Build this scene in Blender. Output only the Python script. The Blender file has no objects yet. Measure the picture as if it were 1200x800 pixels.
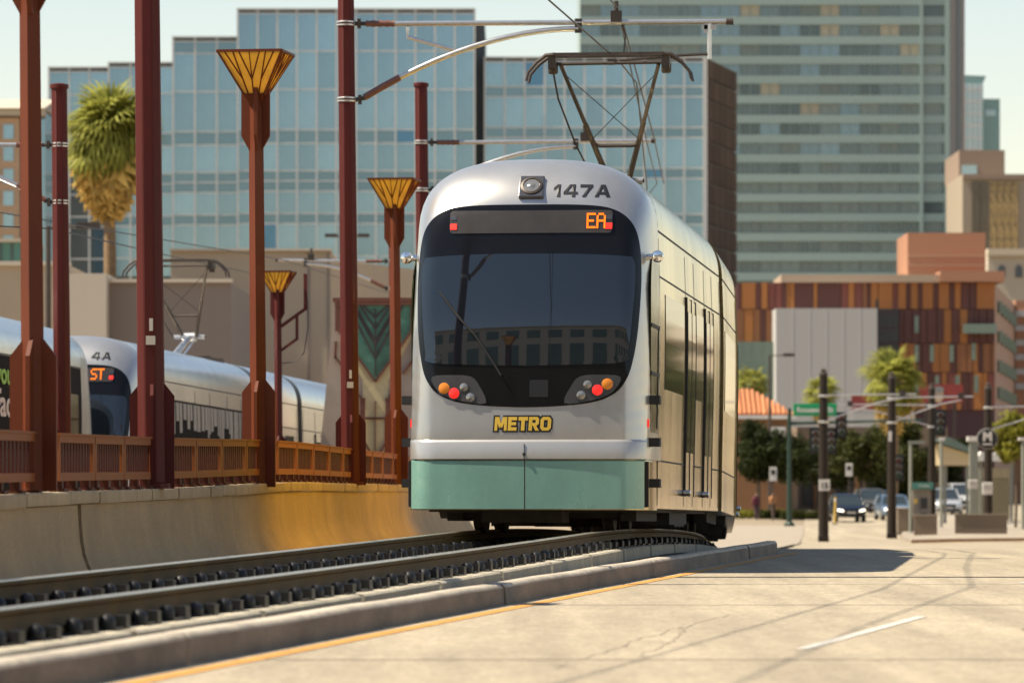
import bpy, math, random
from mathutils import Vector, Matrix
random.seed(11)
SC = bpy.context.scene
COL = SC.collection
PI = math.pi

# ------------------------------------------------------------------ camera, sky, sun, exposure
F = 5375.0            # focal length in photo pixels (1200 wide)
CAMZ = 1.05
cam_d = bpy.data.cameras.new('camera'); cam = bpy.data.objects.new('camera', cam_d); COL.objects.link(cam)
cam.location = (0, 0, CAMZ); cam.rotation_euler = (math.radians(90), 0, 0)
cam_d.sensor_width = 36; cam_d.lens = F / 1200 * 36
cam_d.shift_y = 160 / 1200
cam_d.clip_start = 0.5; cam_d.clip_end = 6000
cam_d.dof.use_dof = True; cam_d.dof.focus_distance = 50.3; cam_d.dof.aperture_fstop = 3.3
SC.camera = cam

SUN = Vector((-0.66, -0.06, 1.0)).normalized()
EL = math.asin(SUN.z); AZ = math.atan2(SUN.x, SUN.y)
world = bpy.data.worlds.new('World'); SC.world = world; world.use_nodes = True
nt = world.node_tree; nt.nodes.clear()
sky = nt.nodes.new('ShaderNodeTexSky'); sky.sky_type = 'NISHITA'; sky.sun_disc = False
sky.sun_elevation = EL; sky.sun_rotation = AZ
sky.air_density = 1.15; sky.dust_density = 0.15; sky.ozone_density = 1.0
bg = nt.nodes.new('ShaderNodeBackground'); bg.inputs[1].default_value = 0.082
wo = nt.nodes.new('ShaderNodeOutputWorld')
tint = nt.nodes.new('ShaderNodeVectorMath'); tint.operation = 'MULTIPLY'; tint.inputs[1].default_value = (1.14, 1.0, 0.92)
nt.links.new(sky.outputs[0], tint.inputs[0]); nt.links.new(tint.outputs[0], bg.inputs[0]); nt.links.new(bg.outputs[0], wo.inputs[0])
sun_d = bpy.data.lights.new('sun', 'SUN'); sun_d.energy = 5.0; sun_d.angle = math.radians(0.53); sun_d.color = (1.0, 0.90, 0.72)
sun = bpy.data.objects.new('sun', sun_d); COL.objects.link(sun)
sun.rotation_euler = SUN.to_track_quat('Z', 'Y').to_euler(); sun.location = (-40, 0, 60)
vs = SC.view_settings
vs.view_transform = 'Standard'; vs.look = 'None'; vs.gamma = 1.0; vs.use_curve_mapping = False; vs.exposure = 0.88
SC.cycles.use_denoising = True
SC.cycles.caustics_reflective = True; SC.cycles.blur_glossy = 0.3
SC.cycles.max_bounces = 8; SC.cycles.sample_clamp_indirect = 30.0

# ------------------------------------------------------------------ helpers
def W(px, py, D):
    return Vector(((px - 600) / F * D, D, CAMZ + (560 - py) / F * D))
def WX(px, D): return (px - 600) / F * D
def WZ(py, D): return CAMZ + (560 - py) / F * D
def lerp_table(t, v):
    if v <= t[0][0]: return t[0][1]
    for (a, b), (c, d) in zip(t, t[1:]):
        if v <= c: return b + (d - b) * (v - a) / (c - a)
    return t[-1][1]
def smooth_table(t, v):      # Catmull-Rom through the table
    if v <= t[0][0]: return t[0][1]
    for i in range(len(t) - 1):
        if v <= t[i + 1][0]:
            x0, y0 = t[i]; x1, y1 = t[i + 1]
            ma = (t[i + 1][1] - t[i - 1][1]) / (t[i + 1][0] - t[i - 1][0]) if i > 0 else (y1 - y0) / (x1 - x0)
            mb = (t[i + 2][1] - y0) / (t[i + 2][0] - x0) if i + 2 < len(t) else (y1 - y0) / (x1 - x0)
            h = x1 - x0; s = (v - x0) / h
            return (2*s**3-3*s*s+1)*y0 + (s**3-2*s*s+s)*h*ma + (-2*s**3+3*s*s)*y1 + (s**3-s*s)*h*mb
    return t[-1][1]

MATS = {}
def mat(name, col, rough=0.5, metal=0.0, var=0.12, scale=6.0, bump=0.0, bscale=40.0, objrand=0.0, spec=0.5, emit=0.0, coat=0.0, stretch=None, fine=0.0, fscale=90.0, aniso=0.0):
    if name in MATS: return MATS[name]
    m = bpy.data.materials.new(name); m.use_nodes = True; n = m.node_tree; L = n.links
    b = n.nodes['Principled BSDF']
    b.inputs['Roughness'].default_value = rough; b.inputs['Metallic'].default_value = metal
    b.inputs['Specular IOR Level'].default_value = spec
    b.inputs['Coat Weight'].default_value = coat; b.inputs['Coat Roughness'].default_value = 0.05
    c = (*col, 1)
    tc = n.nodes.new('ShaderNodeTexCoord'); vec = tc.outputs['Object']
    if stretch:
        mp = n.nodes.new('ShaderNodeMapping'); mp.inputs['Scale'].default_value = stretch
        L.new(vec, mp.inputs['Vector']); vec = mp.outputs[0]
    out = None
    def layer(src, vec, scale, amt, detail=6):
        nz = n.nodes.new('ShaderNodeTexNoise'); nz.inputs['Scale'].default_value = scale; nz.inputs['Detail'].default_value = detail
        nz.inputs['Roughness'].default_value = 0.62
        L.new(vec, nz.inputs['Vector'])
        mr = n.nodes.new('ShaderNodeMapRange'); mr.inputs['From Min'].default_value = 0.3; mr.inputs['From Max'].default_value = 0.7
        mr.inputs['To Min'].default_value = 1 - amt; mr.inputs['To Max'].default_value = 1 + amt
        L.new(nz.outputs['Fac'], mr.inputs['Value'])
        mx = n.nodes.new('ShaderNodeVectorMath'); mx.operation = 'SCALE'
        if src is None: mx.inputs[0].default_value = c[:3]
        else: L.new(src, mx.inputs[0])
        L.new(mr.outputs[0], mx.inputs['Scale'])
        return mx.outputs[0], nz
    nz1 = None
    if var > 0: out, nz1 = layer(out, vec, scale, var)
    if fine > 0: out, _ = layer(out, tc.outputs['Object'], fscale, fine, 3)
    if objrand > 0:
        oi = n.nodes.new('ShaderNodeObjectInfo')
        mr = n.nodes.new('ShaderNodeMapRange'); mr.inputs['To Min'].default_value = 1 - objrand; mr.inputs['To Max'].default_value = 1 + objrand
        L.new(oi.outputs['Random'], mr.inputs['Value'])
        mx = n.nodes.new('ShaderNodeVectorMath'); mx.operation = 'SCALE'
        if out is None: mx.inputs[0].default_value = c[:3]
        else: L.new(out, mx.inputs[0])
        L.new(mr.outputs[0], mx.inputs['Scale']); out = mx.outputs[0]
    if out is None: b.inputs['Base Color'].default_value = c
    else: L.new(out, b.inputs['Base Color'])
    if nz1 is not None and metal < 0.5:
        mr = n.nodes.new('ShaderNodeMapRange'); mr.inputs['To Min'].default_value = max(0.02, rough - 0.12); mr.inputs['To Max'].default_value = min(1, rough + 0.12)
        L.new(nz1.outputs['Fac'], mr.inputs['Value']); L.new(mr.outputs[0], b.inputs['Roughness'])
    if bump > 0:
        nb = n.nodes.new('ShaderNodeTexNoise'); nb.inputs['Scale'].default_value = bscale; nb.inputs['Detail'].default_value = 5
        L.new(vec, nb.inputs['Vector'])
        bp = n.nodes.new('ShaderNodeBump'); bp.inputs['Strength'].default_value = bump; bp.inputs['Distance'].default_value = 0.02
        L.new(nb.outputs['Fac'], bp.inputs['Height']); L.new(bp.outputs[0], b.inputs['Normal'])
    if emit > 0:
        b.inputs['Emission Color'].default_value = c; b.inputs['Emission Strength'].default_value = emit
    MATS[name] = m
    return m

class MB:
    def __init__(s): s.v = []; s.f = []
    def add(s, vs, fs):
        o = len(s.v); s.v += [tuple(p) for p in vs]; s.f += [tuple(i + o for i in q) for q in fs]; return s
    def box(s, c, d, rz=0.0, R=None):
        x, y, z = (k / 2 for k in d)
        P = [(-x,-y,-z),(x,-y,-z),(x,y,-z),(-x,y,-z),(-x,-y,z),(x,-y,z),(x,y,z),(-x,y,z)]
        if R is None: R = Matrix.Rotation(rz, 3, 'Z') if rz else None
        if R is not None: P = [R @ Vector(p) for p in P]
        P = [(p[0]+c[0], p[1]+c[1], p[2]+c[2]) for p in P]
        return s.add(P, [(0,3,2,1),(4,5,6,7),(0,1,5,4),(1,2,6,5),(2,3,7,6),(3,0,4,7)])
    def b2(s, x0, x1, y0, y1, z0, z1):
        return s.box(((x0+x1)/2,(y0+y1)/2,(z0+z1)/2), (abs(x1-x0),abs(y1-y0),abs(z1-z0)))
    def bar(s, a, b, w, h=None):
        a = Vector(a); b = Vector(b); h = h or w; d = b - a
        q = d.to_track_quat('Y', 'Z').to_matrix()
        return s.box((a+b)/2, (w, d.length, h), R=q)
    def tube(s, pts, r, n=8, caps=True):
        pts = [Vector(p) for p in pts]; rs = r if isinstance(r, (list, tuple)) else [r]*len(pts)
        up = Vector((0,0,1)); V = []; 
        for i, p in enumerate(pts):
            t = (pts[min(i+1,len(pts)-1)] - pts[max(i-1,0)]).normalized()
            if i == 0:
                ref = up if abs(t.z) < 0.9 else Vector((1,0,0))
                u = t.cross(ref).normalized()
            else: u = (u - t*u.dot(t)).normalized()
            w = t.cross(u)
            for k in range(n):
                a = 2*PI*k/n; V.append(p + (u*math.cos(a) + w*math.sin(a))*rs[i])
        Fc = []
        for i in range(len(pts)-1):
            for k in range(n):
                k2 = (k+1) % n; Fc.append((i*n+k, i*n+k2, (i+1)*n+k2, (i+1)*n+k))
        if caps: Fc.append(tuple(range(n-1,-1,-1))); Fc.append(tuple(range((len(pts)-1)*n, len(pts)*n)))
        return s.add(V, Fc)
    def prism(s, poly, axis, a, b):
        # poly of 2D points; axis 'x','y','z' is the extrusion axis, a..b the range
        def to(p, t): return (t,p[0],p[1]) if axis=='x' else ((p[0],t,p[1]) if axis=='y' else (p[0],p[1],t))
        n = len(poly); V = [to(p,a) for p in poly] + [to(p,b) for p in poly]
        return s.add(V, [tuple(range(n-1,-1,-1)), tuple(range(n,2*n))] + [(k,(k+1)%n,n+(k+1)%n,n+k) for k in range(n)])
    def lathe(s, prof, n=16, c=(0,0,0), axis='z'):
        V = []
        for r, h in prof:
            for k in range(n):
                a = 2*PI*k/n; x, y = r*math.cos(a), r*math.sin(a)
                p = (x,y,h) if axis=='z' else ((x,h,y) if axis=='y' else (h,x,y))
                V.append((p[0]+c[0],p[1]+c[1],p[2]+c[2]))
        m = len(prof); Fc = [(i*n+k, i*n+(k+1)%n, (i+1)*n+(k+1)%n, (i+1)*n+k) for i in range(m-1) for k in range(n)]
        Fc += [tuple(range(n-1,-1,-1)), tuple(range((m-1)*n, m*n))]
        return s.add(V, Fc)
    def grid(s, rows, close=False):
        n = len(rows[0]); V = [p for r in rows for p in r]; Fc = []
        for i in range(len(rows)-1):
            for k in range(n if close else n-1):
                k2 = (k+1) % n; Fc.append((i*n+k, i*n+k2, (i+1)*n+k2, (i+1)*n+k))
        return s.add(V, Fc)
    def mesh(s, name, m, smooth=None):
        me = bpy.data.meshes.new(name); me.from_pydata([tuple(map(float, p)) for p in s.v], [], s.f)
        import bmesh
        bm = bmesh.new(); bm.from_mesh(me); bmesh.ops.recalc_face_normals(bm, faces=bm.faces); bm.to_mesh(me); bm.free()
        if m is not None: me.materials.append(m)
        if smooth:
            me.polygons.foreach_set('use_smooth', [True]*len(me.polygons)); me.set_sharp_from_angle(angle=math.radians(smooth))
        return me
    def build(s, name, m, parent=None, smooth=None, loc=None, rot=None, bevel=0.0):
        o = link(name, s.mesh(name, m, smooth), parent, loc, rot)
        if bevel:
            b = o.modifiers.new('bevel', 'BEVEL'); b.width = bevel; b.segments = 2; b.limit_method = 'ANGLE'; b.angle_limit = math.radians(40)
        return o
def link(name, data, parent=None, loc=None, rot=None, scale=None):
    o = bpy.data.objects.new(name, data); COL.objects.link(o)
    if parent is not None: o.parent = parent
    if loc is not None: o.location = loc
    if rot is not None: o.rotation_euler = rot
    if scale is not None: o.scale = scale
    return o
def tag(o, label=None, cat=None, group=None, kind=None):
    if label: o['label'] = label
    if cat: o['category'] = cat
    if group: o['group'] = group
    if kind: o['kind'] = kind
    return o
def thing(name, label, cat, loc=(0,0,0), rotz=0.0, group=None):
    o = bpy.data.objects.new(name, None); COL.objects.link(o); o.location = loc; o.rotation_euler = (0,0,rotz); o.empty_display_size = 0.2
    return tag(o, label, cat, group)
def copy_tree(o, parent=None):
    c = o.copy(); COL.objects.link(c); c.parent = parent
    for ch in list(o.children): copy_tree(ch, c)
    return c
def struct(name, mb, m, label=None, smooth=None):
    o = mb.build(name, m, None, smooth); o['kind'] = 'structure'
    if label: o['label'] = label
    return o
UNIT = {}
def block(name, m, parent, x0, x1, y0, y1, z0, z1, bevel=0):
    """a cuboid part sharing one unit-cube mesh per material"""
    if m.name not in UNIT: UNIT[m.name] = MB().box((0,0,0),(1,1,1)).mesh('block_'+m.name, m)
    return link(name, UNIT[m.name], parent, ((x0+x1)/2,(y0+y1)/2,(z0+z1)/2), None, (abs(x1-x0),abs(y1-y0),abs(z1-z0)))
def text(name, s, size, m, parent, loc, rot, off=0.0, ext=0.004, align='CENTER', sx=1.0, shear=0.0, spacing=1.0):
    c = bpy.data.curves.new(name, 'FONT'); c.body = s; c.size = size; c.offset = off; c.extrude = ext; c.align_x = align; c.align_y = 'CENTER'
    c.shear = shear; c.space_character = spacing; c.resolution_u = 4
    c.materials.append(m)
    o = bpy.data.objects.new(name,c); COL.objects.link(o); bpy.context.view_layer.update()
    me = bpy.data.meshes.new_from_object(o.evaluated_get(bpy.context.evaluated_depsgraph_get())); bpy.data.objects.remove(o)
    if not me.materials: me.materials.append(m)
    return link(name, me, parent, loc, rot, (sx,1,1))

# ------------------------------------------------------------------ materials
M_steelc = mat('bright_steel', (0.66,0.66,0.66), 0.26, 1.0, var=0.07, scale=3, bump=0.2, bscale=2.2, stretch=(1,1,0.25))
M_steel = mat('reflection_toned_steel', (0.43,0.35,0.185), 0.16, 1.0, var=0.55, scale=1.1, bump=0.9, bscale=0.9, stretch=(1,1,0.06))  # golden tint and upright streaks imitate reflections in the colour
M_silver = mat('silver_paint', (0.50,0.485,0.46), 0.30, 0.72, var=0.11, scale=1.6, stretch=(1,1,0.5), coat=0.35, fine=0.02)
M_silver2 = mat('silver_band', (0.46,0.44,0.41), 0.30, 0.5, var=0.04, scale=3, coat=0.4)
M_teal = mat('teal_paint', (0.19,0.36,0.30), 0.26, 0.15, var=0.13, scale=1.6, stretch=(1,1,0.4), coat=0.4, fine=0.03, fscale=20)
M_black = mat('black_gloss', (0.006,0.006,0.007), 0.12, 0.0, var=0.0, spec=0.28)
M_rubber = mat('black_rubber', (0.018,0.017,0.016), 0.7, 0.0, var=0.2)
M_glass = mat('dark_glass', (0.007,0.010,0.014), 0.02, 0.0, var=0.0, spec=1.0)
M_sideglass = mat('side_glass', (0.035,0.045,0.03), 0.05, 0.0, var=0.0, spec=0.9)
M_undercar = mat('undercarriage_metal', (0.045,0.038,0.030), 0.75, 0.2, var=0.4, scale=5)
M_chrome = mat('chrome', (0.85,0.85,0.85), 0.08, 1.0, var=0.0)
M_housing = mat('lamp_housing', (0.05,0.05,0.055), 0.18, 0.0, var=0.0, coat=0.6)
M_orange = mat('orange_lens', (0.62,0.20,0.02), 0.25, var=0.08, emit=0.06)
M_cabglass = mat('cab_side_glass', (0.030,0.034,0.012), 0.12, 0.0, var=0.25, scale=3, spec=0.06)
M_redlens = mat('red_lens', (0.85,0.02,0.015), 0.25, var=0.05, emit=0.5)
M_clear = mat('clear_lens', (0.30,0.29,0.27), 0.12, 0.6, var=0.2, scale=40)
M_led = mat('amber_led', (1.0,0.20,0.005), 0.5, var=0.0, emit=0.62)
M_ledred = mat('red_led', (1.0,0.02,0.01), 0.5, var=0.0, emit=0.6)
M_sign = mat('sign_glass', (0.045,0.038,0.030), 0.22, var=0.15, scale=3, coat=0.3)
M_yellow = mat('gold_lettering', (0.62,0.40,0.05), 0.4, var=0.04)
M_ink = mat('black_ink', (0.01,0.01,0.012), 0.45, var=0.0)
M_bellows = mat('bellows_rubber', (0.02,0.02,0.02), 0.8, var=0.2)
M_red = mat('oxide_red_paint', (0.080,0.0105,0.0075), 0.55, spec=0.25, var=0.14, scale=2.5, stretch=(1,1,0.2), fine=0.05, fscale=30)
M_lampred = mat('rust_red_paint', (0.118,0.025,0.0065), 0.55, spec=0.25, var=0.16, scale=3, stretch=(1,1,0.25), fine=0.06, fscale=30)
M_amber = mat('amber_glass', (0.80,0.55,0.10), 0.35, var=0.15, scale=5)
M_railbrown = mat('railing_paint', (0.25,0.075,0.017), 0.6, spec=0.25, var=0.14, scale=4, fine=0.06)
M_slat = mat('railing_slat_paint', (0.07,0.018,0.010), 0.6, spec=0.2, var=0.15, scale=5)
M_conc = mat('parapet_concrete', (0.40,0.275,0.145), 0.9, var=0.15, scale=1.5, bump=0.35, bscale=25, stretch=(1,0.8,0.7), fine=0.16, fscale=38)
M_cap = mat('coping_concrete', (0.42,0.31,0.185), 0.9, var=0.15, scale=3, bump=0.3, bscale=30, objrand=0.10, fine=0.08)
M_kerbface = mat('shaded_kerb_face', (0.18,0.14,0.10), 0.9, var=0.35, scale=2.0, bump=0.4, bscale=28, fine=0.15, fscale=40, stretch=(1,0.5,1.4))  # shade of the kerb's upright faces painted into a darker base colour
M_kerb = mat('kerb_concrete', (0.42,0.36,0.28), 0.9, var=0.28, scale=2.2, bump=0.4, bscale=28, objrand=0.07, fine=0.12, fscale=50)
M_plinth = mat('plinth_concrete', (0.40,0.35,0.26), 0.9, var=0.2, scale=3, bump=0.4, bscale=30, objrand=0.08, fine=0.1)
M_bed = mat('trackbed_concrete', (0.05,0.038,0.024), 0.95, var=0.3, scale=1.2, bump=0.3, fine=0.15)
M_rail = mat('rail_steel', (0.075,0.045,0.013), 0.7, 0.0, spec=0.2, var=0.28, scale=4, fine=0.12, fscale=40)
M_railtop = mat('rail_head_polish', (0.70,0.60,0.45), 0.30, 0.9, var=0.08)
M_clip = mat('rail_clip', (0.009,0.008,0.007), 0.5, var=0.3, scale=20)
M_galv = mat('galvanised_tube', (0.62,0.60,0.57), 0.3, 0.85, var=0.1, scale=8)
M_insul = mat('insulator_brown', (0.16,0.065,0.045), 0.4, var=0.15)
M_fitting = mat('dark_fitting', (0.07,0.055,0.045), 0.5, 0.5, var=0.2)
M_wire = mat('wire', (0.045,0.038,0.035), 0.5, 0.6, var=0.0)
M_yline = mat('yellow_line', (0.50,0.23,0.04), 0.8, var=0.2, scale=5, fine=0.14, fscale=30)
M_wline = mat('white_line', (0.50,0.46,0.40), 0.8, var=0.25, scale=6, fine=0.12, fscale=30)
M_joint = mat('joint_rubber', (0.045,0.036,0.026), 0.8, var=0.3, scale=4)
M_tar = mat('tar_seal', (0.17,0.135,0.095), 0.7, var=0.3, scale=8)
M_tarpale = mat('worn_tar', (0.275,0.225,0.158), 0.8, var=0.25, scale=6)

def _translucent(m, f):
    n = m.node_tree; b = n.nodes['Principled BSDF']; t = n.nodes.new('ShaderNodeBsdfTranslucent'); mx = n.nodes.new('ShaderNodeMixShader'); mx.inputs[0].default_value = f
    n.links.new(b.inputs['Base Color'].links[0].from_socket, t.inputs['Color']); n.links.new(b.outputs[0], mx.inputs[1]); n.links.new(t.outputs[0], mx.inputs[2]); n.links.new(mx.outputs[0], n.nodes['Material Output'].inputs['Surface'])
_translucent(M_amber, 0.5)
# road: pale worn concrete with speckle, blotches and lengthwise wheel-path tone
def road_material():
    m = bpy.data.materials.new('road_concrete'); m.use_nodes = True; n = m.node_tree; L = n.links; b = n.nodes['Principled BSDF']
    b.inputs['Roughness'].default_value = 0.92
    tc = n.nodes.new('ShaderNodeTexCoord')
    def noise(scale, stretch, detail=6):
        mp = n.nodes.new('ShaderNodeMapping'); mp.inputs['Scale'].default_value = stretch; mp.inputs['Rotation'].default_value = (0,0,math.radians(8))
        L.new(tc.outputs['Object'], mp.inputs['Vector'])
        z = n.nodes.new('ShaderNodeTexNoise'); z.inputs['Scale'].default_value = scale; z.inputs['Detail'].default_value = detail
        z.inputs['Roughness'].default_value = 0.65; L.new(mp.outputs[0], z.inputs['Vector']); return z.outputs['Fac']
    def ramp(src, lo, hi, a, c):
        r = n.nodes.new('ShaderNodeMapRange'); r.inputs['From Min'].default_value = lo; r.inputs['From Max'].default_value = hi
        r.inputs['To Min'].default_value = a; r.inputs['To Max'].default_value = c; L.new(src, r.inputs['Value']); return r.outputs[0]
    def mul(a, c):
        k = n.nodes.new('ShaderNodeMath'); k.operation = 'MULTIPLY'; L.new(a, k.inputs[0]); L.new(c, k.inputs[1]); return k.outputs[0]
    v = mul(ramp(noise(0.5,(1,0.35,1)),0.3,0.7,0.86,1.10), ramp(noise(28,(1,0.6,1),3),0.3,0.7,0.72,1.22))
    v = mul(v, ramp(noise(0.9,(1.6,0.06,1),3),0.35,0.7,1.10,0.74))
    v = mul(v, ramp(noise(11,(1,0.5,1),4),0.3,0.7,0.80,1.16))
    v = mul(v, ramp(noise(2.2,(1,0.25,1),5),0.55,0.75,1.0,0.86))
    s = n.nodes.new('ShaderNodeVectorMath'); s.operation = 'SCALE'; s.inputs[0].default_value = (0.35,0.288,0.20); L.new(v, s.inputs['Scale'])
    L.new(s.outputs[0], b.inputs['Base Color'])
    bp = n.nodes.new('ShaderNodeBump'); bp.inputs['Strength'].default_value = 0.35; bp.inputs['Distance'].default_value = 0.01
    L.new(noise(60,(1,1,1),4), bp.inputs['Height']); L.new(bp.outputs[0], b.inputs['Normal'])
    return m
M_road = road_material()
M_ground = mat('dry_ground', (0.24,0.185,0.12), 0.95, var=0.25, scale=0.15, fine=0.15, fscale=3)
M_pave = mat('pavement_concrete', (0.30,0.25,0.19), 0.92, var=0.12, scale=0.6, fine=0.1, fscale=8)

# ------------------------------------------------------------------ geometry of the place
GT = [(-300,0),(62,0),(100,-0.5),(150,-1.15),(210,-1.88),(250,-1.78),(300,-1.45),(400,-1.4),(3000,-1.4)]
def gz(D): return smooth_table(GT, D)
def tm(D):    # track heading dX/dD
    if D < 50: return 0.118 + (50-D)*0.0022
    if D < 60: return 0.118
    if D < 84: return 0.118 - (D-60)*0.0064
    return -0.0356
TX = {}
def _integ():
    x = 0.14; D = 50.0; TX[500] = x
    for k in range(500, 1300): x += tm(k/10+0.05)*0.1; TX[k+1] = x
    x = 0.14
    for k in range(500, 0, -1): x -= tm(k/10-0.05)*0.1; TX[k-1] = x
_integ()
def tx(D):
    k = int(math.floor(D*10)); f = D*10-k
    k = max(0, min(1299, k)); return TX[k]*(1-f)+TX[k+1]*f
def tz(D):    # rail head height
    if D < 50: return 0.465 - 0.115*((50-D)/25)**1.25
    return 0.465 - 0.00085*(D-50)**2 if D < 82 else 0.465-0.00085*32**2-0.0544*(D-82)*0.6
def kerbx(D): return -1.85 + 0.1395*(D-24.2)
WT = [(8,-4.12),(20,-4.06),(30,-3.95),(34.5,-3.86),(36.5,-3.81),(39.5,-3.69),(43.5,-3.44),(47,-3.19),(51.5,-2.88),(56.5,-2.62),(64,-2.28),(73,-1.88),(81,-1.60),(95,-1.22),(112,-0.9)]
def wx(D): return smooth_table(WT, D)
ZW = [(8,-0.12),(34.5,-0.03),(45,0.0),(55,0.05),(65,0.02),(80,-0.03),(95,-0.12),(112,-0.3)]
def wz(D): return smooth_table(ZW, D)
def wall_D(px):   # where the sight line through photo column px meets the parapet
    b = (px-600)/F; lo, hi = 20.0, 111.0
    for _ in range(50):
        m = (lo+hi)/2
        if wx(m)/m < b: lo = m
        else: hi = m
    return lo
# ------------------------------------------------------------------ ground, road, markings
DS = [-250,-120,-60,-20,0]+[i*4 for i in range(1,80)]+[330,360,400,500,700,1000,1600,2600]
XS = [-2500,-600,-200,-60,-20,-5,0,5,20,60,200,600,2500]
struct('ground', MB().grid([[(x,D,gz(D)-0.05) for x in XS] for D in DS]), M_ground, 'dry sandy ground stretching away under the city blocks', smooth=60)
def redge(D): return kerbx(D)-0.05 if D <= 64 else (3.6+ (D-64)*0.066)
rows = []
for D in DS:
    if D > 420 or D < -60: continue
    a = redge(D) if D > 14 else kerbx(14)-0.05+(D-14)*0.13
    wd = lerp_table([(-60,12.5),(195,12.5),(205,30),(420,30)],D); rows.append([(a+(t/10)*wd, D, gz(D)) for t in range(11)])
road = struct('road', MB().grid(rows), M_road, 'pale sun bleached concrete road with cracks and faded lane dashes', smooth=60)

rows = []
for D in DS:
    if -60 <= D <= 198:
        a = (redge(D) if D > 14 else kerbx(14)-0.05+(D-14)*0.13)+12.45; z = gz(D)
        rows.append([(a,D,z-0.02),(a+0.01,D,z+0.14),(a+0.2,D,z+0.15),(a+7,D,z+0.17),(a+7,D,z-0.1)])
struct('right_pavement', MB().grid(rows), M_pave, 'concrete pavement along the far right side of the road')
def strip(pts, w, z=0.004):
    rows = []
    for i, (x, D) in enumerate(pts):
        a = pts[max(i-1,0)]; b = pts[min(i+1,len(pts)-1)]; t = Vector((b[0]-a[0], b[1]-a[1])).normalized(); n = Vector((t.y,-t.x))
        ww = w(i) if callable(w) else w
        rows.append([(x-n.x*ww/2, D-n.y*ww/2, gz(D)+z), (x+n.x*ww/2, D+n.y*ww/2, gz(D)+z)])
    return MB().grid(rows)
strip([(kerbx(D)+0.20, D) for D in range(10,66,1)], 0.12).build('edge_line', M_yline, road)
for a, b in (((1.72,27.2),(3.02,33.8)), ((4.98,44.9),(6.6,51.5)), ((-1.6,10.0),(-0.2,16.6)), ((8.3,62.5),(9.6,69))):
    strip([(a[0]+(b[0]-a[0])*k/6, a[1]+(b[1]-a[1])*k/6) for k in range(7)], 0.085).build('lane_dash', M_wline, road)
strip([(1.42+(14-1.42)*k/8, 47.9+random.uniform(-.03,.03)) for k in range(9)], lambda i: 0.42-0.02*i, 0.003).build('road_joint', M_joint, road)
# transverse joints, lengthwise tar seals and wandering cracks
for D0, x0 in ((37.0,-0.02),(25.6,-1.55)):
    strip([(x0+(11-x0)*k/8, D0+0.012*k*(1 if D0<45 else -1)+random.uniform(-.02,.02)) for k in range(9)], 0.06, 0.003).build('road_joint', M_tar, road)
if False: strip([(-0.9+0.134*(D-20)+0.03*math.sin(D*.3), D) for D in [20+i*0.8 for i in range(40)]], lambda i: 0.055+0.02*math.sin(i*1.7), 0.003).build('tar_seal', M_tarpale, road)
if False: strip([(-0.28+0.139*(D-20)+0.03*math.sin(D*.25+1), D) for D in [20+i*0.8 for i in range(46)]], lambda i: 0.075+0.03*math.sin(i*2.1), 0.003).build('tar_seal', M_tarpale, road)
for x0, D0, n, sl, wd in ((0.25,24.5,60,0.12,0.022),(0.7,26,70,0.15,0.02),(3.4,30,50,0.13,0.022)):
    x = x0; pts = []
    for k in range(n):
        pts.append((x, D0+k*0.12)); x += sl*0.12+random.gauss(0,0.016)
    strip(pts, lambda i: wd*0.6*(0.4+random.random()), 0.003).build('crack', M_tarpale, road)
# darker tone standing in for the tram's shadow by the kerb end, not drawn
M_patch = mat('shadow_tone', (0.20,0.175,0.14), 0.9, var=0.2, scale=1.5, fine=0.12, fscale=25)

# ------------------------------------------------------------------ kerb of separate stones
kerb = thing('kerb', 'long concrete kerb with sunlit top between tram track and road', 'kerb', (0,0,0)); kerb['kind'] = 'structure'; del kerb['category']
edges = [8.0, 11.6, 15.3, 19.4, 24.9, 31.2, 37.1, 42.6, 48.1, 54.0, 59.6, 64.6]
for a, b in zip(edges, edges[1:]):
    n = 6; rows = []
    jx = random.uniform(-.012,.012); jz = random.uniform(-.008,.008)
    for k in range(n+1):
        D = a+0.015+(b-a-0.03)*k/n; x = kerbx(D)+jx; z = gz(D)
        if b > 64 and k == n: x -= 0.05
        h = 0.170+jz*0.6+0.003*math.sin(D*1.3)
        rows.append([(x,D,z-0.03),(x-0.01,D,z+h-0.03),(x-0.035,D,z+h),(x-0.155,D,z+h+0.003),(x-0.18,D,z+h-0.02),(x-0.18,D,z-0.03)])
    m = MB().grid(rows, close=True); q = len(m.v)
    m.f += [tuple(range(5,-1,-1)), tuple(range(q-6,q))]
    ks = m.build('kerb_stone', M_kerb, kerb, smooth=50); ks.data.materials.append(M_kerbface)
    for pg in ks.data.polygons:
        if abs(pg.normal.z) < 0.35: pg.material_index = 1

# ------------------------------------------------------------------ trackbed slab and track
rows = []
for D in [6+i*2 for i in range(54)]:
    zb = tz(D)-0.30; a = wx(D)-0.25; b = min(kerbx(D)-0.19, kerbx(64)-0.1+(max(D,64)-64)*0.02) if D > 6 else kerbx(D)
    if D > 64: b = tx(D)+2.0
    rows.append([(a,D,zb-0.5),(a,D,zb),(a+(b-a)*.5,D,zb+0.01),(b,D,min(zb,gz(D)+0.12)),(b,D,min(zb,gz(D)+0.12)-0.5)])
struct('trackbed', MB().grid(rows), M_bed, 'dark dusty concrete slab carrying the tram rails', smooth=40)

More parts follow.
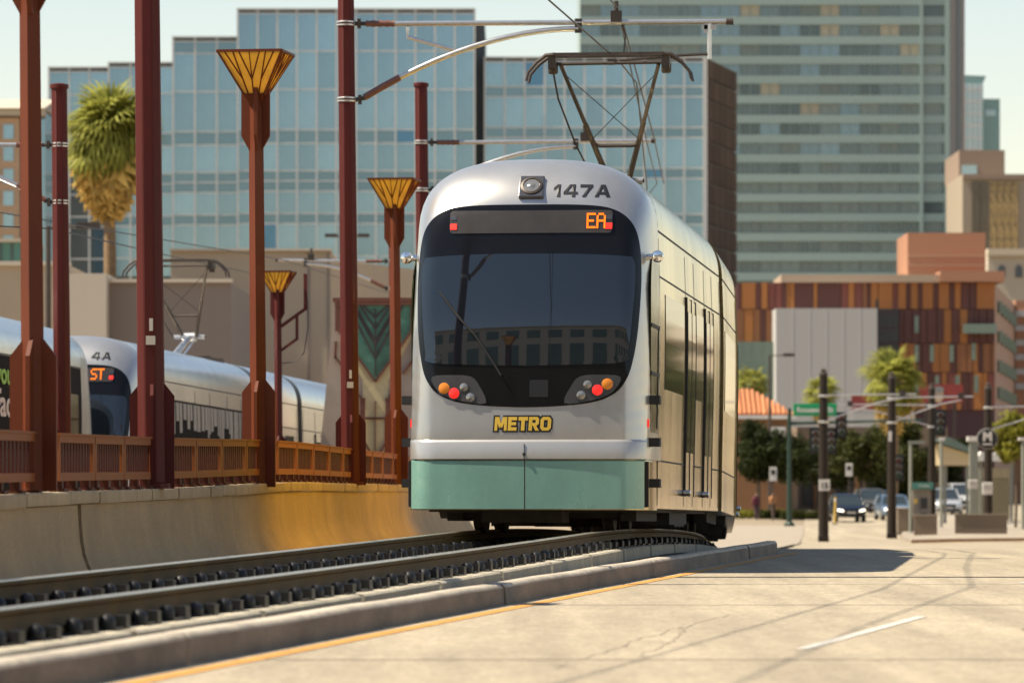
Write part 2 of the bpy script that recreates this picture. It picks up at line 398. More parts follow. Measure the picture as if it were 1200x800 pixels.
track = thing('tram_track', 'steel tram rails on concrete plinths with black clips in the foreground', 'track', (0,0,0))
RAIL = [(-0.065,-0.168),(0.065,-0.168),(0.065,-0.150),(0.016,-0.135),(0.010,-0.120),(0.010,-0.05),(0.034,-0.036),(0.036,-0.010),(-0.036,-0.010),(-0.034,-0.036),(-0.010,-0.05),(-0.010,-0.120),(-0.016,-0.135),(-0.065,-0.150)]
HEAD = [(-0.036,-0.0098),(0.036,-0.0098),(0.033,-0.002),(0.024,0.0),(-0.024,0.0),(-0.033,-0.002)]
TD = [8+i*1.0 for i in range(100)]
def frame(D):
    t = Vector((tm(D),1,0)).normalized(); return Vector((tx(D),D,tz(D))), Vector((t.y,-t.x,0)), t
def sweep(prof, off):
    rows = []
    for D in TD:
        p, n, t = frame(D); rows.append([p+n*(off+u)+Vector((0,0,v)) for u, v in prof])
    m = MB().grid(rows, close=True); q = len(m.v); k = len(prof)
    m.f += [tuple(range(k-1,-1,-1)), tuple(range(q-k,q))]; return m
for s in (1,-1):
    r = sweep(RAIL, s*0.753).build('rail', M_rail, track, smooth=35)
    sweep(HEAD, s*0.753).build('rail_head', M_railtop, r, smooth=35)
# fastener mesh: base plate, two shoulders and rounded spring clamps
def fastener_mesh():
    m = MB(); m.box((0,0,-0.006),(0.36,0.36,0.022))
    for s in (-1,1):
        m.box((s*0.150,0.105,0.034),(0.075,0.10,0.072))
        m.lathe([(0.052,0.0),(0.054,0.035),(0.046,0.062),(0.028,0.078),(0.01,0.083)],10,(s*0.105,-0.085,0.0))
        m.box((s*0.075,-0.085,0.03),(0.08,0.05,0.03))
    return m.mesh('fastener', M_clip, 40)
FM = fastener_mesh()
D = 15.0; i = 0
while D < 74:
    p, n, t = frame(D); rz = -math.atan(tm(D))
    for s in (1,-1):
        c = p+n*(s*0.753)
        link('rail_fastener', FM, track, (c.x+random.uniform(-.006,.006),c.y+random.uniform(-.03,.03),c.z-0.180), (0,random.uniform(-.04,.04),rz+random.uniform(-.07,.07)))
    D += 0.74; i += 1
# plinth blocks
D = 13.2
while D < 76:
    L = 3.25
    for s in (1,-1):
        rows = []
        for k in range(4):
            d = D+L*k/3; p, n, t = frame(d); c = p+n*(s*0.753)
            rows.append([c+n*(u)+Vector((0,0,v)) for u, v in ((-0.30,-0.5),(-0.30,-0.205),(-0.28,-0.19),(0.28,-0.19),(0.30,-0.205),(0.31,-0.5))])
        m = MB().grid(rows, close=True); q = len(m.v); m.f += [tuple(range(5,-1,-1)), tuple(range(q-6,q))]
        m.build('plinth', M_plinth, track, smooth=30)
    D += L+0.13

# ------------------------------------------------------------------ parapet wall with coping stones
par = thing('concrete_parapet', 'low flared concrete parapet wall beside the left rail', 'wall')
WP = [(-0.17,0.84),(0.0,0.84),(0.005,0.70),(0.018,0.54),(0.04,0.41),(0.08,0.30),(0.145,0.19),(0.22,0.09),(0.25,-0.3),(-0.17,-0.3)]
def wframe(D):
    e = 0.2; t = Vector((wx(D+e)-wx(D-e), 2*e, 0)).normalized(); return Vector((wx(D),D,wz(D))), Vector((t.y,-t.x,0)), t
joints = [8.2, 17.0, 26.0, wall_D(93), 49.5, 60.0, 71.0, 82.0, 93.0, 104.0]
for a, b in zip(joints, joints[1:]):
    rows = []; n = 14
    for k in range(n+1):
        ga = 0.10 if a == joints[3] else 0.006; gb = 0.10 if b == joints[3] else 0.006; D = a+ga+(b-a-ga-gb)*k/n; p, nn, t = wframe(D); rows.append([p+nn*u+Vector((0,0,v)) for u, v in WP])
    m = MB().grid(rows, close=True); q = len(m.v); k = len(WP); m.f += [tuple(range(k-1,-1,-1)), tuple(range(q-k,q))]
    m.build('wall_segment', M_conc, par, smooth=50)
    rows = []
    for d in (b-0.102,b+0.102):
        p, nn, t = wframe(d); rows.append([p+nn*(u-0.06)+Vector((0,0,v-0.002)) for u, v in WP])
    MB().grid(rows, close=True).build('joint_filler', M_rubber, par)
D = 8.5
while D < 103:
    L = random.choice((0.95,1.35,1.7,2.1)); hz = random.uniform(-0.006,0.006); ho = random.uniform(-0.008,0.008)
    rows = []
    for k in range(4):
        d = D+0.012+(L-0.024)*k/3; p, nn, t = wframe(d)
        rows.append([p+nn*(u+ho)+Vector((0,0,v+hz)) for u, v in ((-0.20,0.845),(0.030,0.845),(0.036,0.86),(0.036,0.94),(0.026,0.953),(-0.20,0.953))])
    m = MB().grid(rows, close=True); q = len(m.v); m.f += [tuple(range(5,-1,-1)), tuple(range(q-6,q))]
    m.build('coping_stone', M_cap, par, smooth=30)
    D += L

# ------------------------------------------------------------------ railing on the parapet
rail = thing('bridge_railing', 'low brown slatted steel railing along the top of the parapet', 'railing')
pxs = [-150,-112,-78,-52,-25,3.5,57,75,117,151,185,200,235,265,293.5,321,329.5,352,371.5,390,406,421.5,430,440,452,464,476,487,498,508,517]
skip = {57,185,321,421.5,-52}
pole_gaps = []
for a, b in zip(pxs, pxs[1:]):
    if a in skip: continue
    Da, Db = wall_D(a+0.4), wall_D(b-0.4)
    pa, n, t = wframe(Da); pb, _, _ = wframe(Db)
    t = (pb-pa); L = t.length; t.normalize(); n = Vector((t.y,-t.x,0)).normalized()
    o = pa - n*0.07
    R = Matrix((t, -n, Vector((0,0,1)))).transposed()      # local x along the panel, local -y to the track
    fm = MB(); z0, z1 = 1.045, 1.43
    def lb(m, x0,x1,y0,y1,za,zb):
        c = R @ Vector(((x0+x1)/2,(y0+y1)/2,(za+zb)/2)); m.box(o+c, (abs(x1-x0),abs(y1-y0),abs(zb-za)), R=R)
    st = min(0.10, L*0.09)
    lb(fm,0,L,-0.03,0.05,z1-0.062,z1); lb(fm,0,L,-0.03,0.05,z0,z0+0.07)
    lb(fm,0,st,-0.026,0.046,z0+0.07,z1-0.062); lb(fm,L-st,L,-0.026,0.046,z0+0.07,z1-0.062)
    lb(fm,-0.01,L+0.01,-0.045,0.065,z1,z1+0.018)
    f = fm.build('railing_panel', M_railbrown, rail)
    sm = MB(); ns = 11
    for k in range(ns):
        x = st+(L-2*st)*(k+0.5)/ns; w = (L-2*st)/ns*0.42
        lb(sm,x-w/2,x+w/2,-0.006,0.03,z0+0.07,z1-0.062)
    sl = sm.build('slats', M_slat, f); sl['kind'] = 'stuff'
    for x in (0.12*L, 0.88*L, 0.5*L):
        lm = MB(); lb(lm,x-0.05,x+0.05,-0.02,0.06,0.97,z0+0.004); lb(lm,x-0.11,x+0.11,-0.05,0.08,0.954,0.98); lm.build('foot', M_slat, f)
    # dark post between panels
    pm = MB(); lb(pm,L-0.002,L+0.03,-0.012,0.035,0.96,z1-0.003); pm.build('post', M_slat, rail)
# ------------------------------------------------------------------ overhead line poles and arms
def fin_mesh(w, z0, z1, ch, t):
    m = MB(); poly = [(-w/2,z0),(w/2,z0),(w/2,z1-ch),(w/2-ch*0.8,z1),(-w/2+ch*0.8,z1),(-w/2,z1-ch)]
    m.prism(poly,'y',-t/2,t/2); return m
def ocs_pole(label, X, D, z0, ztop, r, lean=0.010, group='red overhead line poles on the bridge', base=True, mtl=None, name='overhead_line_pole', plate=True):
    t = thing(name, label, 'pole', (X,D,z0), 0, group)
    mtl = mtl or M_red; H = ztop-z0
    m = MB(); rows = []
    for z_, k_ in ((0,1.08),(H*0.5,1.0),(H,0.94)):
        rows.append([(-lean*z_+r*k_*1.05*math.cos(PI/8+q*PI/4),r*k_*1.05*math.sin(PI/8+q*PI/4),z_) for q in range(8)])
    m.grid(rows, close=True); m.f.append(tuple(range(16,24))); m.build('shaft', mtl, t, smooth=20, bevel=0.012)
    MB().lathe([(r*0.98,H-0.02),(r*1.12,H-0.01),(r*1.12,H+0.05),(r*0.5,H+0.07)],12,(-lean*H,0,0)).build('cap', mtl, t, smooth=40)
    if base:
        for k, w in ((0,0.43),(PI/2,0.43)):
            fm = fin_mesh(w, 0.0, 1.02, 0.13, 0.032); o = fm.build('base_fin', mtl, t, rot=(0,0,k+0.06)); 
        MB().lathe([(r*1.5,0.0),(r*1.5,0.05),(r*1.1,0.06)],12).build('base_plate', mtl, t)
    if plate:
        p = MB(); p.box((-0.03*r,-r-0.006,1.42),(0.09,0.008,0.085)); p.box((-0.03*r+0.005,-r-0.006,1.57),(0.035,0.008,0.12)); p.build('number_plate', mat('plate_white',(0.55,0.5,0.42),0.6), t)
    return t
def clamp(m, x, z, r):
    m.lathe([(r*1.06,z-0.035),(r*1.10,z-0.03),(r*1.10,z-0.012),(r*1.06,z-0.01)],12,(x,0,0)); m.lathe([(r*1.06,z+0.01),(r*1.10,z+0.012),(r*1.10,z+0.03),(r*1.06,z+0.035)],12,(x,0,0))
def ocs_arm(t, za, zb, L, r, sgn=1, lean=0.010, drop=True, tr=0.038, reach=0.72, strut=True):
    """cantilever: level tube at height za, curved brace from zb, both on insulators (heights above the pole foot)"""
    xa, xb = -lean*za, -lean*zb; s = sgn
    for x_, z_ in ((xa,za),(xb,zb)):
        c = MB(); clamp(c,x_,z_,r); c.build('clamp', M_galv, t, smooth=40)
        f = MB(); f.tube([(x_+s*r,0,z_),(x_+s*(r+0.16),0,z_+(0.03 if z_==zb else 0))],0.03,8); f.box((x_+s*(r+0.06),0,z_),(0.05,0.11,0.13)); f.build('hinge', M_fitting, t, smooth=40)
    i1 = [];
    for k in range(9): i1 += [(0.040 if k%2 else 0.052, r+0.16+k*0.05)]
    MB().lathe([(a, s*(b)) for a,b in i1],10,(xa,0,za),axis='x').build('insulator', M_insul, t, smooth=40)
    MB().tube([(xa+s*(r+0.55),0,za),(xa+s*L,0,za+0.03)],tr,10).build('top_tube', M_galv, t, smooth=40)
    pts = []
    for k in range(13):
        u = k/12; x = r+0.12+(L*reach-r-0.12)*u; pts.append((xb+s*x,0,zb+0.03+(za-0.10-zb)*(1-(1-u)**1.9)))
    j = 3
    ins = MB().tube(pts[:j],0.05,10); ins.build('insulator', M_insul, t, smooth=40)
    MB().tube(pts[j-1:],tr*1.05,10).build('brace', M_galv, t, smooth=40)
    MB().box((xb+s*L*reach,0,za-0.03),(0.10,0.07,0.20)).build('brace_clamp', M_fitting, t); MB().tube([(xa+s*L*0.985,0,za+0.03),(xa+s*(L+0.02),0,za+0.03)],tr*1.25,10).build('end_cap', M_fitting, t, smooth=40)
    m = MB(); m.box((xa+s*L*0.70,0,za+0.10),(0.16,0.09,0.16)); m.tube([(xa+s*L*0.70,0,za+0.1),(xa+s*L*0.70,0,za+0.32)],0.035,8)
    m.build('fitting', M_fitting, t, smooth=40)
    if strut:
        a = Vector((xa+s*(r+0.75),0,za-0.05)); b = Vector(pts[5])+Vector((0,0,0.05))
        MB().tube([a,a+Vector((0,0,-0.14)),b],0.028,8).build('strut', M_galv, t, smooth=40)
    if drop:
        x = xa+s*(L-0.32)
        m = MB(); m.tube([(x,0,za),(x,0,za-0.50)],0.032,8); m.box((x,0,za-0.05),(0.20,0.05,0.06)); m.box((x-s*0.05,0,za-0.06),(0.05,0.05,0.14)); m.build('drop_post', M_galv, t, smooth=40)
        m = MB(); m.tube([(x,0,za-0.43),(x-s*0.42,0,za-0.45),(x-s*1.38,0,za-0.53)],0.021,8); m.box((x-s*1.40,0,za-0.54),(0.10,0.06,0.09)); m.build('steady_arm', M_fitting, t, smooth=40)
ZB = 0.95
def on_wall(px): D = wall_D(px); return wx(D)-0.06, D
X, D = on_wall(185.5); pA = ocs_pole('thick red overhead line pole, nearest and widest of the red poles', X, D, ZB, 8.2, 0.125)
ocs_arm(pA, 7.3-ZB+0.55, 6.2-ZB+0.55, 5.0, 0.125, reach=0.62)
X, D = on_wall(416); D4 = D; X4 = X; pB = ocs_pole('red overhead line pole whose steel arm reaches over the tram roof', X, D, ZB, 8.0, 0.125)
zarm = WZ(28,D)-ZB
ocs_arm(pB, zarm, WZ(117,D)-ZB, (864-412)/F*D, 0.125, reach=0.60)
X, D = on_wall(502); pC = ocs_pole('red overhead line pole with flat top just left of the tram roof', X, D, ZB-0.1, WZ(101,D), 0.125)
ocs_arm(pC, WZ(167,D)-ZB+0.1, WZ(200,D)-ZB-0.25, (770-497)/F*D, 0.125, drop=False, strut=False, reach=0.66)
# poles of the second track, arms to the left
D = 72.0; X = WX(75,D); pD = ocs_pole('red overhead line pole standing in front of the parked tram at far left', X, D, -0.3, WZ(103,D), 0.132, plate=False)
ocs_arm(pD, WZ(170,D)+0.3, WZ(237,D)+0.3, 3.6, 0.12, sgn=-1, drop=False, strut=False, reach=0.8)
D = 115.0; X = WX(464,D); pE = ocs_pole('far red overhead line pole half hidden behind lamp post and tram', X, D, -0.6, WZ(278,D), 0.12, base=False, plate=False)
ocs_arm(pE, WZ(306,D)+0.6, WZ(338,D)+0.6, (462-325)/F*D, 0.12, sgn=-1, drop=False, strut=False, reach=0.75)
# the line goes on behind the photographer (mirrored in the windscreen)
pF = ocs_pole('red overhead line pole beside the track behind the photographer', -4.3, 20.0, ZB, 8.2, 0.125); ocs_arm(pF, 6.9, 5.8, 5.0, 0.125)
pG = ocs_pole('red overhead line pole farthest behind the photographer', -7.5, -8.0, 0.2, 8.2, 0.125); ocs_arm(pG, 6.9, 5.8, 5.0, 0.125)

# ------------------------------------------------------------------ wires
def wire(name, label, pts, r, cat='wire'):
    P = []
    for a, b in zip(pts, pts[1:]):
        a = Vector(a); b = Vector(b); n = 8
        for k in range(n): P.append(a.lerp(b,k/n))
    P.append(Vector(pts[-1]))
    return tag(MB().tube(P, r, 6).build(name, M_wire, None, smooth=60), label, cat, 'overhead wires')
def trk(D, z, dx=0): return (tx(D)+dx, D, z)
ZC = WZ(73,61.0)
wire('contact_wire','taut contact wire running over the tram pantograph', [trk(8,6.5),trk(20,6.5),trk(42,6.52),trk(52,6.5),trk(61,ZC),trk(64,ZC-.02),trk(81,ZC-0.42),trk(100,ZC-1.3),trk(120,ZC-2.2)],0.011)
Dm = D4
wire('messenger_wire','sagging messenger wire above the contact wire over the tram', [trk(8,8.0),trk(20,7.9),trk(31,7.45),trk(43,7.75),trk(53,7.35,-.05),(WX(724,Dm),Dm,WZ(10,Dm)),(WX(757,80.5),80.5,WZ(163,80.5)),(WX(770,100),100,WZ(215,100)),trk(120,5.2)],0.011)
wire('hanger_wire','short looped hanger wire just above the pantograph', [(WX(724,Dm),Dm,WZ(12,Dm)),(WX(733,Dm),Dm,WZ(42,Dm)),(WX(731,Dm),Dm,WZ(62,Dm))],0.012)
wire('jumper_wire','thin wire dropping from arm towards right of the pantograph', [(WX(731,Dm),Dm,WZ(30,Dm)),(WX(766,80.5),80.5,WZ(160,80.5)),(WX(778,100),100,WZ(215,100))],0.012)
wire('contact_wire','black wire sloping across the palm towards the far left tram', [(-14.5,60,WZ(185,60)),(WX(70,72)-2,72,WZ(236,72)),(WX(330,113),113,WZ(304,113)),(WX(460,160),160,WZ(345,160))],0.012)
wire('messenger_wire','lower black wire sloping behind the leftmost lamp post', [(-14.5,60,WZ(232,60)),(WX(60,74),74,WZ(268,74)),(WX(200,95),95,WZ(300,95)),(WX(340,118),118,WZ(330,118))],0.012)

# ------------------------------------------------------------------ art deco lamps
def deco_lamp(label, X, D, z0, sc=1.0, rz=-0.15, extra=False, mtl=None):
    t = thing('street_lamp', label, 'street lamp', (X,D,z0), rz, 'flared amber street lamps')
    mtl = mtl or M_lampred; ln = -0.008
    m = MB(); w = 0.085*sc
    H = 4.50*sc
    m.tube([(0,0,0),(ln*H,0,H)],[w*1.15,w*0.98],4); m.build('post', mtl, t, rot=None)
    for k in (0,PI/2):
        fin_mesh(0.385*sc,0.0,1.25*sc,0.17*sc,0.035).build('base_fin', mtl, t, rot=(0,0,k))
        f = MB(); a,b = 3.82*sc-0.95*(sc-1)*0,4.54*sc
        a = 3.83*sc; f.prism([(ln*H-0.07*sc,a),(ln*H+0.07*sc,a),(ln*H+0.165*sc,a+0.17*sc),(ln*H+0.165*sc,b),(ln*H-0.165*sc,b),(ln*H-0.165*sc,a+0.17*sc)],'y',-0.018,0.018)
        f.build('upper_fin', mtl, t, rot=(0,0,k))
    x0 = ln*H; za, zb = 4.47*sc, 4.935*sc; rb, rt = 0.115*sc, 0.365*sc
    # bowl below the glass
    MB().lathe([(0.06*sc,za-0.16*sc),(rb*1.25,za-0.02*sc),(rb*1.42,za+0.02*sc)],4,(x0,0,0)).build('lamp_collar', mtl, t, rot=(0,0,PI/4)).location = (x0*(1-math.cos(PI/4)),-x0*math.sin(PI/4),0)
    mid = lambda u: rb+(rt-rb)*u
    for k in range(4):
        a = k*PI/2; c, s_ = math.cos(a), math.sin(a)
        def P(u, v, out=0.0):     # u -1..1 across, v 0..1 up the panel
            r = mid(v)+out; return (x0+ (u*mid(v))*c - (-r)*s_*-1, (u*mid(v))*s_ + (-r)*c, za+(zb-za)*v)
        def P(u, v, out=0.0):
            r = mid(v)+out; lx, ly = u*mid(v), -r
            return (x0+lx*c-ly*s_, lx*s_+ly*c, za+(zb-za)*v)
        g = MB(); g.add([P(-1,0),P(1,0),P(1,1),P(-1,1),P(-1,0,-.012),P(1,0,-.012),P(1,1,-.012),P(-1,1,-.012)],[(0,1,2,3),(7,6,5,4),(0,4,5,1),(1,5,6,2),(2,6,7,3),(3,7,4,0)])
        pan = g.build('glass_panel', M_amber, t)
        rr = MB()
        for pa, pb, w_ in (((-1,0),(-1,1),.020),((-1,1),(1,1),.024),((-1,0),(1,0),.018),((0,0),(0,0.55),.013),((0,.35),(-.33,1),.012),((0,.35),(.33,1),.012),((-.52,0),(-.52,1),.012),((.52,0),(.52,1),.012),((-.78,1),(-.52,.35),.011),((.78,1),(.52,.35),.011),((0,.55),(0,1),.009)):
            rr.bar(P(*pa,0.008), P(*pb,0.008), w_*sc, 0.012)
        rr.build('rib', mtl, pan)
    for k in range(4):
        a = k*PI/2; MB().box((x0-math.sin(a)*-rt,-math.cos(a)*rt,zb+0.012),(rt*2.04,0.03,0.026),rz=a).build('rim', mtl, t)
    if extra:
        m = MB(); m.bar((0.05,0,2.75*sc),(0.42,0,3.08*sc),0.05); m.bar((0.05,0,3.05*sc),(0.30,0,3.27*sc),0.05)
        m = MB(); z = 3.1*sc
        m.bar((0.04,0,z+0.52),(0.55,0,z+0.88),0.06); m.bar((0.53,0,z+0.86),(0.53,0,z+1.55),0.065); m.bar((0.04,0,z+0.05),(0.38,0,z+0.29),0.05); m.bar((0.36,0,z+0.27),(0.36,0,z+0.76),0.055)
        m.build('flag_bracket', mtl, t)
        MB().tube([(0.56,0,z+1.2),(0.58,0,z+0.5),(0.5,0,z-0.0),(0.3,0,z-0.18),(0.05,0,z-0.2)],0.010,5).build('cable', M_wire, t)
    return t
X, D = on_wall(48); deco_lamp('leftmost rust red lamp post, its lamp cut off by the photo top', X, D, ZB)
X, D = on_wall(309.5); deco_lamp('tall rust red lamp with flared amber glass left of the tram', X, D, ZB)
X, D = on_wall(469); deco_lamp('rust red lamp with amber glass directly beside the tram nose', X, D, ZB)
D = 90.0; deco_lamp('small distant lamp with side bracket in front of the far tram', WX(327,D), D, WZ(318,D)-4.96*0.86, 0.86, extra=True, mtl=M_red)

# ------------------------------------------------------------------ mosaic pylon
def pylon():
    D = 98.5; k = D/F
    t = thing('mosaic_pylon', 'tapered pylon with teal stained glass and cream mosaic behind the railing', 'pylon', (WX(440,D),D,-0.9))
    H0 = -0.9
    def L(px, py, y=0.0): return ((px-440)*k, y, WZ(py,D)-H0)
    M_pink = mat('pylon_stone', (0.42,0.33,0.26), 0.8, var=0.12, scale=2)
    M_tealg = mat('teal_stained_glass', (0.075,0.20,0.145), 0.25, var=0.35, scale=3.0, coat=0.3)
    M_cream = mat('cream_mosaic', (0.60,0.49,0.27), 0.5, var=0.14, scale=3)
    M_frame = mat('pylon_frame', (0.15,0.05,0.03), 0.5, var=0.15)
    m = MB(); pts = [(-48,353),(48,353),(78,660),(-78,660)]
    V = [L(440+a,b,0.0) for a,b in pts]+[L(440+a,b,0.9) for a,b in pts]
    m.add(V,[(0,1,2,3),(7,6,5,4),(0,4,5,1),(1,5,6,2),(2,6,7,3),(3,7,4,0)]); m.build('pylon_body', M_pink, t)
    def face(name, poly, mt, y):
        mm = MB(); V = [L(440+a,b,y) for a,b in poly]+[L(440+a,b,0.02) for a,b in poly]; n = len(poly)
        mm.add(V,[tuple(range(n)),tuple(range(2*n-1,n-1,-1))]+[(i,(i+1)%n,n+(i+1)%n,n+i) for i in range(n)]); return mm.build(name, mt, t)
    face('mosaic_panel', [(-45,357),(45,357),(40,400),(22,432),(15,445),(15,520),(0,540),(-15,520),(-15,445),(-22,432),(-40,400)], M_cream, -0.03)
    face('stained_glass', [(-43,358),(43,358),(43,385),(0,445),(-43,385)], M_tealg, -0.06)
    def bars(lst, w):
        b = MB()
        for (a,c),(d,e) in lst: b.bar(L(440+a,c,-0.07), L(440+d,e,-0.07), w, 0.05)
        return b
    bars([((-46,356),(46,356)),((-44,356),(-44,388)),((44,356),(44,388)),((-44,386),(0,447)),((44,386),(0,447)),((-46,400),(-47,420)),((-47,418),(-32,438)),((46,400),(47,420)),((47,418),(32,438)),((-24,458),(-15,468)),((24,458),(15,468)),((-15,466),(-15,516)),((15,466),(15,516)),((-15,514),(0,540)),((15,514),(0,540))],0.11).build('frame', M_frame, t)
    ld = [((0,362),(0,440))]+[((0,y),(s*(y-340)*0.40,358)) for y in (385,405,420) for s in (-1,1)]+[((s*14,358),(0,372)) for s in (-1,1)]+[((-24,358),(0,400)),((24,358),(0,400))]
    bars(ld,0.03).build('leading', mat('lead_came',(0.05,0.045,0.04),0.5), t)
    bars([((-14,490),(14,490)),((0,470),(0,535))],0.02).build('grout', M_frame, t)
    face('cap', [(-50,349),(50,349),(50,354),(-50,354)], M_frame, -0.12)
pylon()
# ------------------------------------------------------------------ trams
def se_half(z):      # half width of the body at height z above rail
    if z < 3.3: return smooth_table([(0.2,1.295),(1.0,1.305),(1.8,1.322),(2.6,1.325),(3.3,1.305)], z)
    u = min(1.0,(z-3.3)/0.85); return 1.305*max(0.0,1-u**2.8)**(1/2.8)
def outline_upper():
    P = []
    for k in range(14): z = 1.0+2.3*k/13; P.append((se_half(z),z))
    for k in range(1,19):
        a = PI/2*k/18; P.append((1.305*math.cos(a)**(2/2.8), 3.3+0.85*math.sin(a)**(2/2.8)))
    return P + [(-x,z) for x,z in P[-2::-1]]
OUT = outline_upper()
ANG = [math.atan2(z-1.0,x) for x,z in OUT]; RHO = [math.hypot(x,z-1.0) for x,z in OUT]
def rho(th):
    for i in range(len(ANG)-1):
        if th <= ANG[i+1]:
            f = (th-ANG[i])/max(1e-9,ANG[i+1]-ANG[i]); return RHO[i]*(1-f)+RHO[i+1]*f
    return RHO[-1]
LEAN = [(0.2,0.03),(1.0,0.0),(1.4,0.02),(1.85,0.045),(2.35,0.095),(3.0,0.225),(3.6,0.37),(4.1,0.48)]
def Rr(r, th):
    r0 = 0.80; t = max(0.0,min(1.0,(r-r0)/(1-r0))); d = 0.30+0.42*max(0,math.sin(th))
    return d*(1-math.sqrt(max(0.0,1-t*t)))
def NF(x, z):       # y of the nose surface
    th = math.atan2(max(0,z-1.0),x); r = math.hypot(x,max(0,z-1.0))/rho(th) if z > 1.0 else abs(x)/1.31
    return smooth_table(LEAN,z)+0.11*(x/1.3)**2+Rr(r,th if z>1 else 0)
def NP(x, z, off):
    e = 0.004; y = NF(x,z)
    gx = (NF(x+e,z)-NF(x-e,z))/(2*e); gz_ = (NF(x,z+e)-NF(x,z-e))/(2*e)
    gx = max(-4,min(4,gx)); gz_ = max(-4,min(4,gz_)); l = math.sqrt(1+gx*gx+gz_*gz_)
    return (x+gx/l*off, y-off/l, z+gz_/l*off)
def nose_mesh():
    m = MB(); rows = []; nt_ = 120
    rs = [0.0005]+[k/24*0.8 for k in range(1,25)]+[0.8+0.2*math.sin(PI/2*k/24) for k in range(1,25)]
    for r in rs:
        row = []
        for k in range(nt_+1):
            th = PI*k/nt_; R = rho(th)*r; x, z = R*math.cos(th), 1.0+R*math.sin(th)
            row.append((x, NF(x,z) if r < 0.999 else smooth_table(LEAN,z)+0.11*(x/1.3)**2+0.30+0.42*max(0,math.sin(th)), z))
        rows.append(row)
    rows.append([(p[0],1.75,p[2]) for p in rows[-1]])
    m.grid(rows); return m
def patch(poly, off, rings=7, dome=0.0, back=0.02):
    n = len(poly); cx = sum(p[0] for p in poly)/n; cz = sum(p[1] for p in poly)/n; m = MB(); rows = []
    for i in range(rings+1):
        t = max(0.001,i/rings); row = []
        for x, z in poly:
            a, b = cx+(x-cx)*t, cz+(z-cz)*t; row.append(NP(a,b,off+dome*(1-t*t)))
        rows.append(row)
    rows.append([NP(x,z,-back) for x,z in poly])
    return m.grid(rows, close=True)
def dense(poly, n=5, smooth=True):
    out = []; N = len(poly)
    for i in range(N):
        p0,p1,p2,p3 = poly[i-1],poly[i],poly[(i+1)%N],poly[(i+2)%N]
        for k in range(n):
            t = k/n
            if smooth:
                f = lambda a,b,c,d: 0.5*((2*b)+(-a+c)*t+(2*a-5*b+4*c-d)*t*t+(-a+3*b-3*c+d)*t**3)
                out.append((f(p0[0],p1[0],p2[0],p3[0]), f(p0[1],p1[1],p2[1],p3[1])))
            else: out.append((p1[0]+(p2[0]-p1[0])*t, p1[1]+(p2[1]-p1[1])*t))
    return out
def rrect(cx, cz, w, h, r, n=4):
    P = []
    for sx, sz, a0 in ((1,1,0),(-1,1,PI/2),(-1,-1,PI),(1,-1,3*PI/2)):
        for k in range(n+1):
            a = a0+PI/2*k/n; P.append((cx+sx*(w/2-r)+r*math.cos(a), cz+sz*(h/2-r)+r*math.sin(a)))
    return P
def pz(py): return 0.585+(560-py)/107.5
def pxx(px): return (px-616)/107.5
def circ(cx, cz, r, n=18): return [(cx+r*math.cos(2*PI*k/n), cz+r*math.sin(2*PI*k/n)) for k in range(n)]
def conform_text(name, s, size, m, parent, cx, cz, off, toff=0.0, sx=1.0, shear=0.0, spacing=1.0):
    c = bpy.data.curves.new(name,'FONT'); c.body = s; c.size = size; c.offset = toff; c.align_x = 'CENTER'; c.align_y = 'CENTER'; c.shear = shear; c.space_character = spacing; c.resolution_u = 3
    o = bpy.data.objects.new(name,c); COL.objects.link(o); bpy.context.view_layer.update()
    me = bpy.data.meshes.new_from_object(o.evaluated_get(bpy.context.evaluated_depsgraph_get())); bpy.data.objects.remove(o)
    for v in me.vertices:
        x, z = cx+v.co.x*sx, cz+v.co.y; v.co = (x, NF(x,z)-off, z)
    me.materials.clear(); me.materials.append(m)
    return link(name, me, parent)
PIX = {'E':["11111","10000","10000","11110","10000","10000","11111"],'A':["01110","10001","10001","11111","10001","10001","10001"],'S':["01111","10000","10000","01110","00001","00001","11110"],'T':["11111","00100","00100","00100","00100","00100","00100"]}
def led_text(s, x0, zc, h, m, parent):
    mb = MB(); d = h/7; x = x0
    for ch in s:
        for r, row in enumerate(PIX[ch]):
            for c, b in enumerate(row):
                if b == '1':
                    xx, zz = x+c*d*0.80, zc+h/2-(r+0.5)*d; mb.box((xx,NF(xx,zz)-0.028,zz),(d*0.79,0.006,d*0.92))
        x += 5.5*d*0.80
    return mb.build('led_lettering', m, parent)
